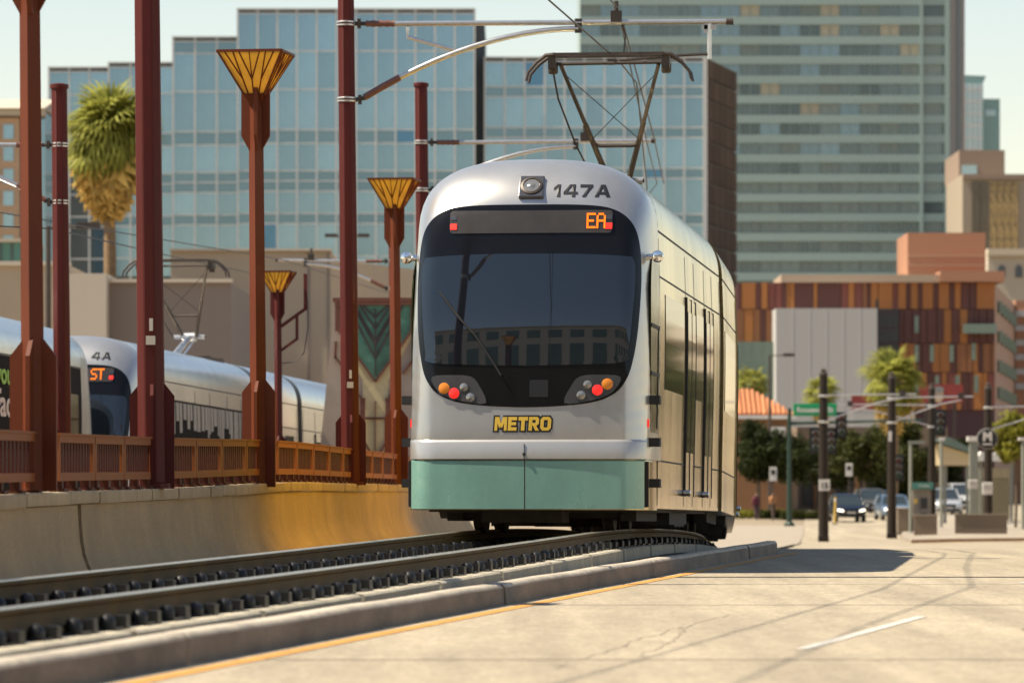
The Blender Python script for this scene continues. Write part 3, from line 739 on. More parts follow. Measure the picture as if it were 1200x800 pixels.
GL = {'M':(1.15,[[(0,0),(.23,0),(.23,1),(0,1)],[(.77,0),(1,0),(1,1),(.77,1)],[(.04,1),(.33,1),(.62,.2),(.38,.2)],[(.67,1),(.96,1),(.62,.2),(.38,.2)]]),
'E':(.86,[[(0,0),(.36,0),(.36,1),(0,1)],[(.3,0),(.95,0),(.95,.25),(.3,.25)],[(.3,.39),(.88,.39),(.88,.62),(.3,.62)],[(.3,.75),(.95,.75),(.95,1),(.3,1)]]),
'T':(.88,[[(0,.73),(1,.73),(1,1),(0,1)],[(.31,0),(.69,0),(.69,.8),(.31,.8)]]),
'R':(.98,[[(0,0),(.33,0),(.33,1),(0,1)],[(.3,.78),(.78,.78),(.78,1),(.3,1)],[(.3,.37),(.78,.37),(.78,.57),(.3,.57)],[(.64,.37),(.84,.40),(.96,.52),(.96,.84),(.84,.97),(.64,1)],[(.36,.42),(.68,.42),(1,0),(.66,0)]]),
'O':(1.0,[[(0,.2),(.32,.2),(.32,.8),(0,.8)],[(.68,.2),(1,.2),(1,.8),(.68,.8)],[(.2,.77),(.8,.77),(.8,1),(.2,1)],[(.2,0),(.8,0),(.8,.23),(.2,.23)],[(0,.2),(.2,0),(.4,.2),(.3,.3)],[(.6,.2),(.8,0),(1,.2),(.7,.3)],[(0,.8),(.3,.7),(.4,.8),(.2,1)],[(.6,.8),(.7,.7),(1,.8),(.8,1)]]),
'1':(.62,[[(.42,0),(.88,0),(.88,1),(.42,1)],[(.5,1),(.02,.74),(.02,.52),(.5,.72)]]),
'4':(1.1,[[(.58,0),(.84,0),(.84,1),(.58,1)],[(0,.20),(1,.20),(1,.40),(0,.40)],[(0,.38),(.27,.38),(.70,1),(.42,1)]]),
'7':(.98,[[(0,.77),(1,.77),(1,1),(0,1)],[(.16,0),(.48,0),(1,.8),(.66,.8)]]),
'A':(1.2,[[(0,0),(.26,0),(.62,1),(.36,1)],[(.74,0),(1,0),(.64,1),(.38,1)],[(.18,.2),(.82,.2),(.76,.4),(.24,.4)]])}
def glyph_text(name, s, h, wf, gap, m, parent, cx, cz, off, grow=0.0, slant=0.0):
    W_ = sum(GL[c][0]*wf*h for c in s)+gap*(len(s)-1); x = cx-W_/2; mb = MB()
    for c in s:
        w = GL[c][0]*wf*h
        for q in GL[c][1]:
            P = [(x+u*w, cz-h/2+v*h) for u,v in q]; mx = sum(p[0] for p in P)/len(P); mz = sum(p[1] for p in P)/len(P)
            if grow: P = [(a+math.copysign(grow,a-mx), b+math.copysign(grow,b-mz)) for a,b in P]
            P = [(a+slant*(b-cz), b) for a,b in P]
            # two-way split so the letter follows the curved nose
            n = len(P); V = []
            for t in (0.0,): pass
            mb.add([NP(a,b,off) for a,b in P]+[NP(mx+slant*(mz-cz),mz,off)],[(i,(i+1)%n,n) for i in range(n)])
        x += w+gap
    return link(name, mb.mesh(name,m), parent)
MASKH = [(0,237),(70,238),(101,243.5),(120,258),(129,282),(132,325),(130,380),(125,420),(117,446),(101,463),(68,473),(0,477)]
MASK = [(a/107.5,pz(b)) for a,b in MASKH]+[(-a/107.5,pz(b)) for a,b in MASKH[-2:0:-1]]
WIND = [(a/107.5,pz(b)) for a,b in ((0,296),(60,296.5),(112,299),(123,303),(125,330),(123,370),(119,412),(114,424),(60,427),(0,428))]
WIND = WIND+[(-x,z) for x,z in WIND[-2:0:-1]]
BODYP = None
def body_profile():
    R = [(se_half(0.26),0.26),(se_half(0.6),0.6)]+OUT+[(-se_half(0.6),0.6),(-se_half(0.26),0.26)]
    return R
BODYP = body_profile()
CACHE = {}
def cached(key, fn):
    if key not in CACHE: CACHE[key] = fn()
    return CACHE[key]
def put(name, me, parent, M, label=None):
    o = link(name, me, parent); o.matrix_basis = M
    if label: o['label'] = label
    return o
def body_mesh(y0, y1, z0=None):
    m = MB(); n = max(2,int((y1-y0)/1.5)); rows = [[(x,y0+(y1-y0)*k/n,z) for x,z in BODYP] for k in range(n+1)]
    m.grid(rows, close=True); q = len(m.v); k = len(BODYP); m.f += [tuple(range(k-1,-1,-1)),tuple(range(q-k,q))]
    return m.mesh('body_shell', M_steel, 30)
def sidebox(m, s, y0, y1, z0, z1, out0, out1, n=3):
    """a slab following the body side between heights z0..z1"""
    rows = []
    for k in range(n+1):
        z = z0+(z1-z0)*k/n; w = se_half(z); rows.append([(s*(w+out0),y0,z),(s*(w+out1),y0,z),(s*(w+out1),y1,z),(s*(w+out0),y1,z)])
    m.grid(rows, close=True); q = len(m.v); p = q-4*(n+1); m.f.append((p,p+1,p+2,p+3)); m.f.append((q-1,q-2,q-3,q-4))
    return m
def seams_mesh(y0, y1, ys, hz, side):
    m = MB()
    for s in (side,):
        for y in ys: sidebox(m,s,y-0.012,y+0.012,0.3,3.3,-0.01,0.0025,6)
        for z in hz: sidebox(m,s,y0,y1,z-0.010,z+0.010,-0.01,0.0035,1)
    return m.mesh('panel_seam', M_rubber)
def door_mesh(y0, y1): 
    m = MB()
    for s in (1,-1): sidebox(m,s,y0,y1,0.42,2.80,-0.01,0.012,6)
    return m.mesh('door', M_steel)
def section(t, M, L, y0, windows, doors, key, detail=True):
    put('body_shell', cached(('body',key),lambda: body_mesh(y0,L)), t, M)
    ys = sorted(set([y0+0.02,L-0.1]+[a for d in doors for a in d]))
    for s in (1,-1): put('panel_seam', cached(('seam',key,s),lambda: seams_mesh(y0,L-0.02,ys,(0.80,2.87,3.38),s)), t, M)
    for (a,b) in windows:
        for s in (1,-1):
            put('side_window', cached(('win',key,a,s),lambda: sidebox(MB(),s,a,b,1.62,2.70,-0.02,0.007,4).mesh('side_window',M_sideglass)), t, M)
    for (a,b) in doors:
        for s in (1,-1):
            d = put('door', cached(('door',key,a,s),lambda: sidebox(MB(),s,a,b,0.42,2.80,-0.02,0.016,6).mesh('door',M_steel)), t, M)
            mid = (a+b)/2
            for u0,u1 in ((a+0.10,mid-0.06),(mid+0.06,b-0.10)):
                link('door_glass', cached(('dg',key,u0,s),lambda: sidebox(MB(),s,u0,u1,0.95,2.65,-0.01,0.022,5).mesh('door_glass',M_sideglass)), d)
            link('door_seal', cached(('ds',key,a,s),lambda: (lambda mm: [sidebox(mm,s,q-0.014,q+0.014,0.42,2.82,-0.01,0.023,6) for q in (a,mid,b)] and mm.mesh('door_seal',M_rubber))(MB())), d)
            link('door_sensor', cached(('dk',key,a,s),lambda: MB().lathe([(0.02,-0.05),(0.038,-0.04),(0.038,0.04),(0.02,0.05)],10,(s*1.345,a-0.1,0.46),axis='x').mesh('door_sensor',M_galv,40)), d)
def bogie(t, M, y, key='b'):
    def mk():
        m = MB()
        for s in (-1,1):
            m.b2(s*0.98-0.09,s*0.98+0.09,y-1.35,y+1.35,0.12,0.34)
            for q in (-0.95,0.95): m.lathe([(0.10,-0.16),(0.16,-0.14),(0.16,0.0),(0.05,0.02)],10,(s*1.05,y+q,0.30),axis='x')
        m.b2(-0.98,0.98,y-0.25,y+0.25,0.16,0.36); m.b2(-0.9,0.9,y-1.3,y-1.15,0.15,0.32)
        return m.mesh('bogie_frame',M_undercar,30)
    b = put('bogie_frame', cached(('bog',y,key),mk), t, M)
    for q in (-0.95,0.95):
        for s in (-1,1):
            link('wheel', cached(('whl',),lambda: MB().lathe([(0.10,-0.07),(0.29,-0.065),(0.33,-0.06),(0.33,0.04),(0.365,0.05),(0.365,0.07),(0.1,0.07)],20,(0,0,0),axis='x').mesh('wheel',M_undercar,40)), b, (s*0.735,y+q,0.335), (0,0,0 if s<0 else PI))
def pantograph(t, M, head_z):
    """M puts the origin at the pantograph base centre on the roof; head_z is the strip height above it"""
    H = head_z
    base = MB(); base.b2(-0.75,0.75,-0.05,0.05,-0.02,0.10); base.b2(-0.75,0.75,1.15,1.25,-0.02,0.10)
    for s in (-1,1): base.b2(s*0.72-0.04,s*0.72+0.04,-0.1,1.3,0.0,0.08); base.lathe([(0.05,-0.1),(0.07,-0.08),(0.045,-0.06),(0.07,-0.04),(0.045,-0.02),(0.05,0.0)],10,(s*0.6,0.0,0.0))
    p = put('pantograph_base', base.mesh('pantograph_base',M_fitting,40), t, M)
    zk, yk = H*0.27, 1.45
    low = MB(); low.tube([(0,0.05,0.1),(0,yk,zk)],[0.075,0.06],10); low.tube([(0.14,0.12,0.08),(0.12,yk-0.1,zk-0.08)],0.025,6); low.tube([(-0.32,yk,zk),(0.32,yk,zk)],0.05,8)
    low.lathe([(0.09,-0.14),(0.10,0.14)],10,(0,yk,zk),axis='x')
    link('lower_arm', low.mesh('lower_arm',M_galv,40), p)
    up = MB()
    for s in (-1,1):
        a = Vector((s*0.13,yk,zk)); b = Vector((s*0.64,0.15,H-0.14)); up.tube([a,a.lerp(b,.5),a.lerp(b,.5),b],[0.042,0.036,0.028,0.026],8)
        up.tube([a,Vector((s*0.34,yk,zk))],0.03,6)
    ma = lambda s,u: Vector((s*(0.13+0.51*u), yk+(0.15-yk)*u, zk+(H-0.14-zk)*u))
    up.tube([ma(-1,.32),ma(-1,.32)+Vector((.08,0,-.02)),ma(1,.32)-Vector((.08,0,.02)),ma(1,.32)],0.026,8)
    link('upper_arm', up.mesh('upper_arm',M_fitting,40), p)
    dw = MB(); dw.tube([ma(-1,.92),ma(1,.36)],0.006,5); dw.tube([ma(1,.92),ma(-1,.36)],0.006,5)
    dw.tube([ma(-1,1.0)+Vector((-.1,0,-.08)),ma(-1,.8)+Vector((-.16,0,-.14)),ma(-1,.35)+Vector((-.22,0,-.05)),Vector((-0.30,yk,zk-.05))],0.013,6)
    link('stay_wire', dw.mesh('stay_wire',M_wire,60), p)
    hd = MB()
    for y in (0.0,0.30):
        hd.b2(-0.72,0.72,y-0.03,y+0.03,H-0.035,H)
        for s in (-1,1):
            hd.tube([(s*0.70,y,H-0.02),(s*0.82,y,H-0.03),(s*0.94,y,H-0.12),(s*1.05,y,H-0.25),(s*1.075,y,H-0.36)],[0.028,0.026,0.022,0.020,0.018],8)
    hd.tube([(-0.70,0.15,H-0.13),(0.72,0.15,H-0.12)],0.022,8)
    for s in (-1,1):
        hd.b2(s*0.74-0.05,s*0.74+0.05,0.0,0.30,H-0.20,H-0.02); hd.lathe([(0.05,H-0.26),(0.065,H-0.24),(0.065,H-0.14),(0.03,H-0.12)],8,(s*0.74,0.15,0))
    link('collector_head', hd.mesh('collector_head',M_fitting,40), p)
def lamp_disc(parent, name, px, py, r, m, dome=0.012, dots=False):
    x, z = pxx(px), pz(py)
    ring = patch(circ(x,z,r*1.28),0.030,2).build('bezel', M_housing, parent, smooth=40)
    o = patch(circ(x,z,r),0.034,5,dome).build(name, m, parent, smooth=60)
    return o
def cab(t, M, number, dest, full):
    shell = put('nose_shell', cached('nose',lambda: nose_mesh().mesh('nose_shell',M_silver,75)), t, M)
    mk = put('window_mask', cached('mask',lambda: patch(dense(MASK,5),0.010,22).mesh('window_mask',M_black,60)), t, M)
    ws = link('windscreen', cached('wind',lambda: patch(dense(WIND,5),0.018,18).mesh('windscreen',M_glass,60)), mk)
    sg = link('destination_sign', cached('sign',lambda: patch(dense(rrect(pxx(618.5),pz(258),192/107.5,27/107.5,0.04),5,False),0.022,8).mesh('destination_sign',M_sign,60)), mk)
    if full:
        led_text('EA', pxx(686), pz(256.5), 18.5/107.5, M_led, sg)
    elif dest: led_text(dest, 0.52, pz(256), 22/107.5, M_led, sg)
    for px in (527,710.5):
        x, z = pxx(px), pz(263.5); link('marker_light', patch(rrect(x,z,0.072,0.062,0.006),0.030,2).mesh('marker_light',M_ledred), sg)
        z = pz(253); link('marker_light', patch(rrect(x,z,0.065,0.05,0.006),0.027,2).mesh('marker_light',M_housing), sg)
    # headlamp on the brow
    x, z = pxx(618), pz(216); sl = (NF(x,z+0.05)-NF(x,z-0.05))/0.1
    HM = M @ Matrix.Translation((x,NF(x,z),z)) @ Matrix.Rotation(-math.atan(sl),4,'X')
    hb = put('headlamp_housing', MB().box((0,0.03,0),(30/107.5,0.12,33/107.5)).mesh('headlamp_housing',M_housing), t, HM)
    b = hb.modifiers.new('b','BEVEL'); b.width = 0.015; b.segments = 2
    link('headlamp_ring', MB().lathe([(0.115,-0.025),(0.12,-0.042),(0.095,-0.05),(0.085,-0.03)],24,axis='y').mesh('headlamp_ring',M_fitting,40), hb)
    link('headlamp_lens', MB().lathe([(0.10,-0.036),(0.085,-0.042),(0.06,-0.032),(0.035,-0.044),(0.015,-0.052)],24,axis='y').mesh('headlamp_lens',M_clear,50), hb)
    # lamp clusters
    for sgn, lamps in ((-1,((520,454.5,.062,'o'),(532,460.5,.058,'r'),(543.5,453.5,.045,'c'),(551.5,465.5,.048,'c'))),(1,((712,450,.062,'o'),(700.5,457,.058,'r'),(689,450.5,.045,'c'),(681.5,463,.048,'c')))):
        po = [(505,441),(530,439),(552,441),(562,452),(570,472),(545,470.5),(522,464),(510,455)]
        if sgn > 0: po = [(1232-a,b) for a,b in po]
        cl = put('lamp_cluster', patch(dense([(pxx(a),pz(b)) for a,b in po],3),0.024,5).mesh('lamp_cluster',M_housing,50), t, M)
        for px, py, r, k in lamps:
            lamp_disc(cl, {'o':'indicator_lens','r':'tail_lens','c':'clear_lens'}[k], px, py, r, {'o':M_orange,'r':M_redlens,'c':M_clear}[k])
    # wiper
    w = MB(); pts = [(519,349),(535,370),(556,392),(578,424),(588,440)]
    w.tube([(pxx(a),NF(pxx(a),pz(b))-0.05,pz(b)) for a,b in pts],0.013,6); w.tube([(pxx(a),NF(pxx(a),pz(b))-0.035,pz(b)) for a,b in ((512,340),(523,354),(548,384))],0.010,5)
    put('wiper', w.mesh('wiper',M_rubber,60), t, M)
    put('cowl_vent', patch(rrect(pxx(632),pz(455),22/107.5,20/107.5,0.01),0.013,3).mesh('cowl_vent',M_ink), t, M)
    # bumper band and skirt
    def wrap(z0, z1, out, x0, x1, top=0.0, n=26, side=None):
        m = MB(); pl = []
        for k in range(n+1):
            x = x0+(x1-x0)*k/n; pl.append((x, 0.11*(x/1.3)**2+Rr(abs(x)/1.312,0)-out))
        if side:
            pl = [(-1.305-out,side)]+pl+[(1.305+out,side)]
        rows = [[(x,y+0.05+top,z1+0.02) for x,y in pl],[(x,y+top,z1) for x,y in pl],[(x,y+top*0.2,z1-0.025) for x,y in pl],[(x,y,z0) for x,y in pl],[(x*0.985,y+0.06,z0) for x,y in pl]]
        return m.grid(rows)
    put('bumper_band', wrap(0.795,1.0,0.035,-1.308,1.308,0.02,40,1.75).mesh('bumper_band',M_silver2,50), t, M)
    for a, b in ((-1.285,-0.006),(0.006,1.285)):
        put('skirt_panel', wrap(0.25,0.772,0.022,a,b,0.0).mesh('skirt_panel',M_teal,50), t, M)
    put('skirt_backing', wrap(0.24,0.79,-0.01,-1.306,1.306,0.0,40,1.75).mesh('skirt_backing',M_steel,50), t, M)
    for s in (-1,1):
        put('corner_post', MB().box((s*1.30,0.33,0.52),(0.05,0.05,0.5)).mesh('corner_post',M_rubber), t, M)
    j = MB(); j.box((-0.005,-0.036,0.878),(0.007,0.006,0.165)); j.lathe([(0.018,-0.05),(0.018,-0.03)],10,(-0.005,0,0.845),axis='y'); put('coupler_flap', j.mesh('coupler_flap',M_rubber), t, M)
    # fleet number and name
    if number: glyph_text('fleet_number', number, 0.142, 1.0, 0.022, M_ink, t, pxx(677.5) if full else 0.66, pz(220), 0.006).matrix_basis = M
    if full:
        glyph_text('name_outline', 'METRO', 0.150, 0.78, 0.012, M_ink, t, pxx(613.5), pz(496.3), 0.004, 0.018, 0.06).matrix_basis = M
        glyph_text('name_lettering', 'METRO', 0.150, 0.78, 0.012, M_yellow, t, pxx(613.5), pz(496.3), 0.008, 0.0, 0.06).matrix_basis = M
    for s in (-1,1):
        for z in (1.45,0.985,0.535):
            put('hinge_block', MB().box((s*1.365,0.62,z),(0.13,0.20,0.095)).mesh('hinge_block',M_rubber), t, M)
        c = MB(); c.lathe([(0.015,0.0),(0.055,0.01),(0.068,0.04),(0.064,0.10),(0.04,0.13),(0.01,0.138)],16,(s*1.395,0.60,3.03),axis='y'); c.tube([(s*1.29,0.72,3.03),(s*1.40,0.70,3.03)],0.035,8)
        put('camera_pod', c.mesh('camera_pod',M_chrome,50), t, M)
        # cab side window following the nose side
        P = [(0.66,1.12),(0.58,1.5),(0.56,2.2),(0.60,2.75),(0.70,2.98),(0.95,3.0),(1.60,3.0),(1.60,1.12)]
        m = MB(); rows = []
        for k in range(13):
            z = 1.10+(3.0-1.10)*k/12; ya = smooth_table([(1.10,0.76),(1.5,0.60),(2.2,0.56),(2.75,0.61),(3.0,0.80)],z); yb = 1.66
            w_ = se_half(z); rows.append([(s*(w_-0.01),ya,z),(s*(w_+0.005),ya,z),(s*(w_+0.005),yb,z),(s*(w_-0.01),yb,z)])
        m.grid(rows, close=True); q = len(m.v); m.f += [(0,1,2,3),(q-1,q-2,q-3,q-4)]
        cw = put('cab_window', m.mesh('cab_window',M_cabglass), t, M)
        fr = MB()
        for z in (1.75,2.28): sidebox(fr,s,0.62,1.64,z-0.02,z+0.02,-0.01,0.012,1)
        sidebox(fr,s,1.50,1.53,1.15,2.3,-0.01,0.012,3); link('window_frame', fr.mesh('window_frame',M_rubber), cw)
        put('side_marker', MB().box((s*1.305,0.44,1.19),(0.03,0.05,0.09)).mesh('side_marker',M_redlens), t, M)
def secM(p, h, pitch=0.0): return Matrix.Translation(p) @ Matrix.Rotation(h,4,'Z') @ Matrix.Rotation(pitch,4,'X')
def tram(label, mats, number, dest, full, panto_z=None, group='silver trams'):
    """mats: world matrices of the three sections"""
    loc, q, _ = mats[0].decompose()
    t = thing('tram', label, 'tram', loc, 0, group); t.rotation_euler = q.to_euler(); bpy.context.view_layer.update()
    inv = mats[0].inverted(); Ms = [inv @ m for m in mats]
    L1, L2 = 11.3, 4.0
    cab(t, Ms[0], number, dest, full)
    dr = [(5.5,6.85),(8.5,9.85)]; wn = [(2.5,5.2),(7.1,8.25)]
    section(t, Ms[0], L1, 1.752, wn, dr, 's1')
    section(t, Ms[1], L2, 0.1, [(0.5,3.5)], [], 's2')
    R3 = Ms[2] @ Matrix.Translation((0,L1,0)) @ Matrix.Rotation(PI,4,'Z')
    section(t, R3, L1, 1.752, wn, dr, 's1')
    put('nose_shell', CACHE['nose'], t, R3); put('window_mask', CACHE['mask'], t, R3)
    for i, (M, y) in enumerate(((Ms[0],L1),(Ms[1],L2))):
        n = 9; m = MB(); rows = []
        for k in range(n):
            y_ = y-0.1+(0.72*k/(n-1)); sc = 0.93 if k%2 else 0.965
            rows.append([(x*sc,y_,0.3+(z-0.3)*sc) for x,z in BODYP])
        m.grid(rows, close=True); put('gangway_bellows', m.mesh('gangway_bellows',M_bellows), t, M)
    for M, y in ((Ms[0],3.0),(Ms[1],2.0),(R3,3.0)): bogie(t, M, y)
    for M, a, b in ((Ms[0],0.4,L1-0.3),(R3,0.4,L1-0.3)):
        e = MB(); e.b2(-0.55,0.35,a+0.2,a+0.9,0.10,0.30); e.b2(-1.15,1.15,a+0.3,b,0.22,0.30); e.b2(-1.1,-0.4,6,8.5,0.06,0.24); e.b2(0.5,1.15,5.2,7.8,0.08,0.24); e.b2(-0.9,0.9,9,10.6,0.05,0.24)
        put('underfloor_gear', e.mesh('underfloor_gear',M_undercar), t, M)
    if full:      # unseen yellow reflector added on this flank to bounce glow onto the parapet
        M_bounce = mat('yellow_bounce_wrap', (0.98,0.62,0.05), 0.42, 0.5, var=0.08, scale=1.0)
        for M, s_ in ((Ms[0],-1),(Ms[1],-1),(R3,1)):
            put('side_wrap', sidebox(MB(),s_,0.3 if M is Ms[1] else 1.8,(3.8 if M is Ms[1] else L1-0.1),0.5,3.34,-0.02,0.03,10).mesh('side_wrap',M_bounce), t, M)
    if panto_z: pantograph(t, Ms[0] @ Matrix.Translation((0,9.5,4.06)), panto_z)
    return t
def main_mats():
    out = []; D = 50.0
    for L in (11.3+0.52, 4.0+0.52, 11.3):
        p = Vector((tx(D),D,tz(D))); h0 = math.atan2(tx(D+L)-tx(D),L); D2 = D+L*math.cos(h0)
        pit = math.atan2(tz(D2)-tz(D),L)
        out.append(secM(p,-h0,pit)); D = D2
    return out
MM = main_mats()
hp = MM[0] @ Vector((0,9.5,4.06))
tram('silver tram with teal skirt, black windscreen and gold lettering, nearest on the curve', MM, '147A', 'EA', True, ZC-0.01-hp.z)
# ------------------------------------------------------------------ second track on the left with two coupled trams
ST = [(40,-9.6,0.0),(53,-9.1,-0.25),(82,-8.35,-0.45),(83,-8.15,-0.47),(95,-6.3,-0.70),(99.2,-5.68,-0.78),(112,-3.9,-1.0),(125,-2.2,-1.2)]
rows = []
for D, X, z in ST: rows.append([(X-3.2,D,z-1.4),(X-3.2,D,z-0.2),(X+1.75,D,z-0.2),(X+1.75,D,z-1.4)])
struct('second_trackbed', MB().grid(rows), M_bed, 'concrete deck under the two coupled trams on the left')
trk2 = thing('tram_track', 'second pair of rails hidden behind the brown railing', 'track')
for s in (-0.753,0.753):
    rows = [[(X+s+u,D,z+v) for u,v in RAIL] for D,X,z in ST]
    m = MB().grid(rows, close=True); m.build('rail', M_rail, trk2)
def straight_mats(x0, D0, z0, x1, D1, z1):
    d = Vector((x1-x0,D1-D0,z1-z0)); h = math.atan2(d.x,d.y); pit = math.atan2(d.z,math.hypot(d.x,d.y)); u = d.normalized()
    return [secM(Vector((x0,D0,z0))+u*s,-h,pit) for s in (0,11.82,16.34)]
tram('silver tram at far left, its side carrying green and white advert letters', straight_mats(-10.55,54.3,-0.27,-8.72,81.8,-0.42), None, None, False)
tA = bpy.data.objects['tram.001']
t2 = tram('silver tram with amber sign coupled behind the far left one', straight_mats(-8.20,82.9,-0.47,-4.2,110.2,-1.0), '4A', 'ST', False, 2.05)
for tt in (tA,t2):
    for o in [c for c in tt.children_recursive if c.type == 'MESH' and c.data.materials and c.data.materials[0] == M_steel]:
        o.material_slots[0].link = 'OBJECT'; o.material_slots[0].material = M_steelc
# dark advert wrap with lettering on the leftmost tram
M_wrap = mat('side_wrap', (0.022,0.020,0.019), 0.8, var=0.3, scale=1.5, spec=0.05)
M_green = mat('advert_green', (0.25,0.55,0.02), 0.5, var=0.05); M_pinkw = mat('advert_white', (0.72,0.62,0.60), 0.5, var=0.05)
sec3 = [c for c in tA.children if c.name.startswith('body_shell')][2].matrix_basis     # reversed section: its far side looks right
for u0,u1,zl,zh in ((1.95,11.15,0.85,3.36),):
    w = sidebox(MB(),-1,u0,u1,zl,zh,-0.01,0.028,8); put('advert_panel', w.mesh('advert_panel',M_wrap), tA, sec3)
    w = sidebox(MB(),-1,2.3,5.0,1.7,2.9,-0.01,0.031,6); put('advert_panel', w.mesh('advert_panel',M_sideglass), tA, sec3)
def side_text(s, size, m, yl, z):
    c = bpy.data.curves.new('advert_lettering','FONT'); c.body = s; c.size = size; c.offset = 0.012; c.align_x = 'RIGHT'; c.align_y = 'CENTER'; c.extrude = 0.004; c.materials.append(m)
    o = bpy.data.objects.new('tmp',c); COL.objects.link(o); bpy.context.view_layer.update()
    me = bpy.data.meshes.new_from_object(o.evaluated_get(bpy.context.evaluated_depsgraph_get())); bpy.data.objects.remove(o)
    o = link('advert_lettering', me, tA); o.matrix_basis = sec3 @ Matrix.Translation((-1.362,yl,z)) @ Matrix.Rotation(-PI/2,4,'Z') @ Matrix.Rotation(PI/2,4,'X') @ Matrix.Diagonal((2.1,1,1,1)); return o
def yl_for(px, z):
    Mw = straight_mats(-10.55,54.3,-0.27,-8.72,81.8,-0.42)[0] @ sec3; best = 8.0; err = 1e9
    for k in range(40,100):
        v = Mw @ Vector((-1.36,k*0.1,z)); e = abs(600+v.x/v.y*F-px)
        if e < err: err = e; best = k*0.1
    return best
side_text('you', 0.46, M_green, yl_for(14,3.05), 3.05)
side_text('fac', 0.60, M_pinkw, yl_for(14,2.6), 2.58)
w = sidebox(MB(),1,2.0,11.1,0.9,3.06,-0.01,0.028,6); put('advert_panel', w.mesh('advert_panel',M_wrap), t2, Matrix.Identity(4))
M_skyl = mat('advert_grey', (0.30,0.28,0.25), 0.5, var=0.2)
sk = MB(); y = 2.2; random.seed(4)
while y < 10.6:
    wd = random.uniform(0.08,0.3); sidebox(sk,1,y,y+wd,2.85-random.uniform(0.1,0.5),3.02,-0.005,0.032,2); y += wd+random.uniform(0.02,0.12)
put('advert_print', sk.mesh('advert_print',M_skyl), t2, Matrix.Identity(4))

# ------------------------------------------------------------------ buildings
def bld(name, label, px0, px1, D, group=None):
    X = WX((px0+px1)/2,D); return thing(name, label, 'building', (X,D,gz(D)-0.1), 0, group), X, gz(D)-0.1
M_skyglass = mat('sky_glass', (0.22,0.32,0.395), 0.10, 0.85, var=0.10, scale=0.6, objrand=0.13)
M_skyglassd = mat('spandrel_glass', (0.17,0.26,0.31), 0.16, 0.65, var=0.05, scale=0.8, objrand=0.05)
M_dkglass = mat('open_blue_glass', (0.10,0.22,0.34), 0.12, 0.6, var=0.05)
M_mull = mat('pale_mullion', (0.56,0.56,0.53), 0.5, 0.2, var=0.05, scale=1)
M_core = mat('building_core', (0.10,0.115,0.12), 0.7, var=0.1, scale=0.2)
M_brownside = mat('bronze_glass', (0.085,0.06,0.042), 0.7, 0.0, var=0.12, scale=0.3, objrand=0.2, spec=0.05)
def glass_wing(t, X, Z, D, px0, px1, pytop, pybot, rows_px, mpx, depth, face=0.0):
    x0, x1 = WX(px0,D)-X, WX(px1,D)-X; zt, zb = WZ(pytop,D)-Z, WZ(pybot,D)-Z
    block('core', M_core, t, x0, x1, face+0.35, face+depth, 0, zt)
    n = max(1,round((px1-px0)/mpx)); w = (x1-x0)/n
    zs = [WZ(r,D)-Z for r in rows_px if pytop+6 < r < pybot]; zs = [zt-0.4]+zs+[zb]
    for i in range(n):
        for k in range(len(zs)-1):
            h = zs[k]-zs[k+1]; mt = M_skyglassd if h < 1.6 else M_skyglass
            if random.random() < 0.012: mt = M_dkglass
            block('pane', mt, t, x0+w*i+0.05, x0+w*(i+1)-0.05, face+0.12, face+0.34, zs[k+1]+0.06, zs[k]-0.06)
    for i in range(n+1):
        block('mullion', M_mull, t, x0+w*i-0.09, x0+w*i+0.09, face+0.02, face+0.345, 0, zt-0.02)
    for z in zs[:-1]:
        block('transom', M_mull, t, x0, x1, face+0.06, face+0.349, z-0.07, z+0.07)
    block('parapet_cap', M_mull, t, x0-0.1, x1+0.1, face-0.05, face+1.0, zt-0.05, zt+0.1)
D = 450.0
t, X, Z = bld('glass_office_building', 'wide stepped blue glass office building behind lamps and tram', 50, 862, D)
R1 = [60, 105, 152, 168, 200, 212, 224, 250, 262, 300]
random.seed(3)
glass_wing(t,X,Z,D,50,122,73,322,R1,24,30,6.0)
glass_wing(t,X,Z,D,122.6,200,69,322,R1,26,30,4.5)
glass_wing(t,X,Z,D,200.6,278,41,322,R1,25,30,2.5)
glass_wing(t,X,Z,D,278.6,556,11,322,R1,23.2,30,0.0)
glass_wing(t,X,Z,D,568,826,66,300,[100,112,148,160,196,208,250,262],22.5,24,1.5)
block('recess', M_core, t, WX(556,D)-X, WX(568,D)-X, 3.0, 24, 0, WZ(22,D)-Z)
# bronze flank receding to the right of the glass front
a = Vector((WX(828,D)-X,1.6,0)); b = Vector((WX(862,D+16)-X,17.5,0)); u = (b-a).normalized(); LL = (b-a).length; ang = math.atan2(u.y,u.x)
zt = WZ(66,D)-Z; Rm = Matrix.Rotation(ang,3,'Z')
fm = MB(); fm.prism([(a.x,a.y),(b.x,b.y),(b.x-4,b.y+1),(a.x-0.5,b.y+1)],'z',0,zt-0.2); fm.build('flank', M_core, t)
nb = MB().box((0,0,0),(1,1,1)).mesh('flank_pane', M_brownside)
rowz = [WZ(66+i*24.5,D)-Z for i in range(12)]
for i in range(5):
    for k in range(11):
        c = a+u*(LL*(i+0.5)/5)+Vector((u.y,-u.x,0))*0.12
        link('flank_pane', nb, t, (c.x,c.y,(rowz[k]+rowz[k+1])/2), (0,0,ang), (LL/5-0.18,0.2,rowz[k]-rowz[k+1]-0.22))
block('corner_mullion', M_mull, t, a.x-0.28, a.x+0.12, a.y-0.5, a.y+0.2, 0, zt)
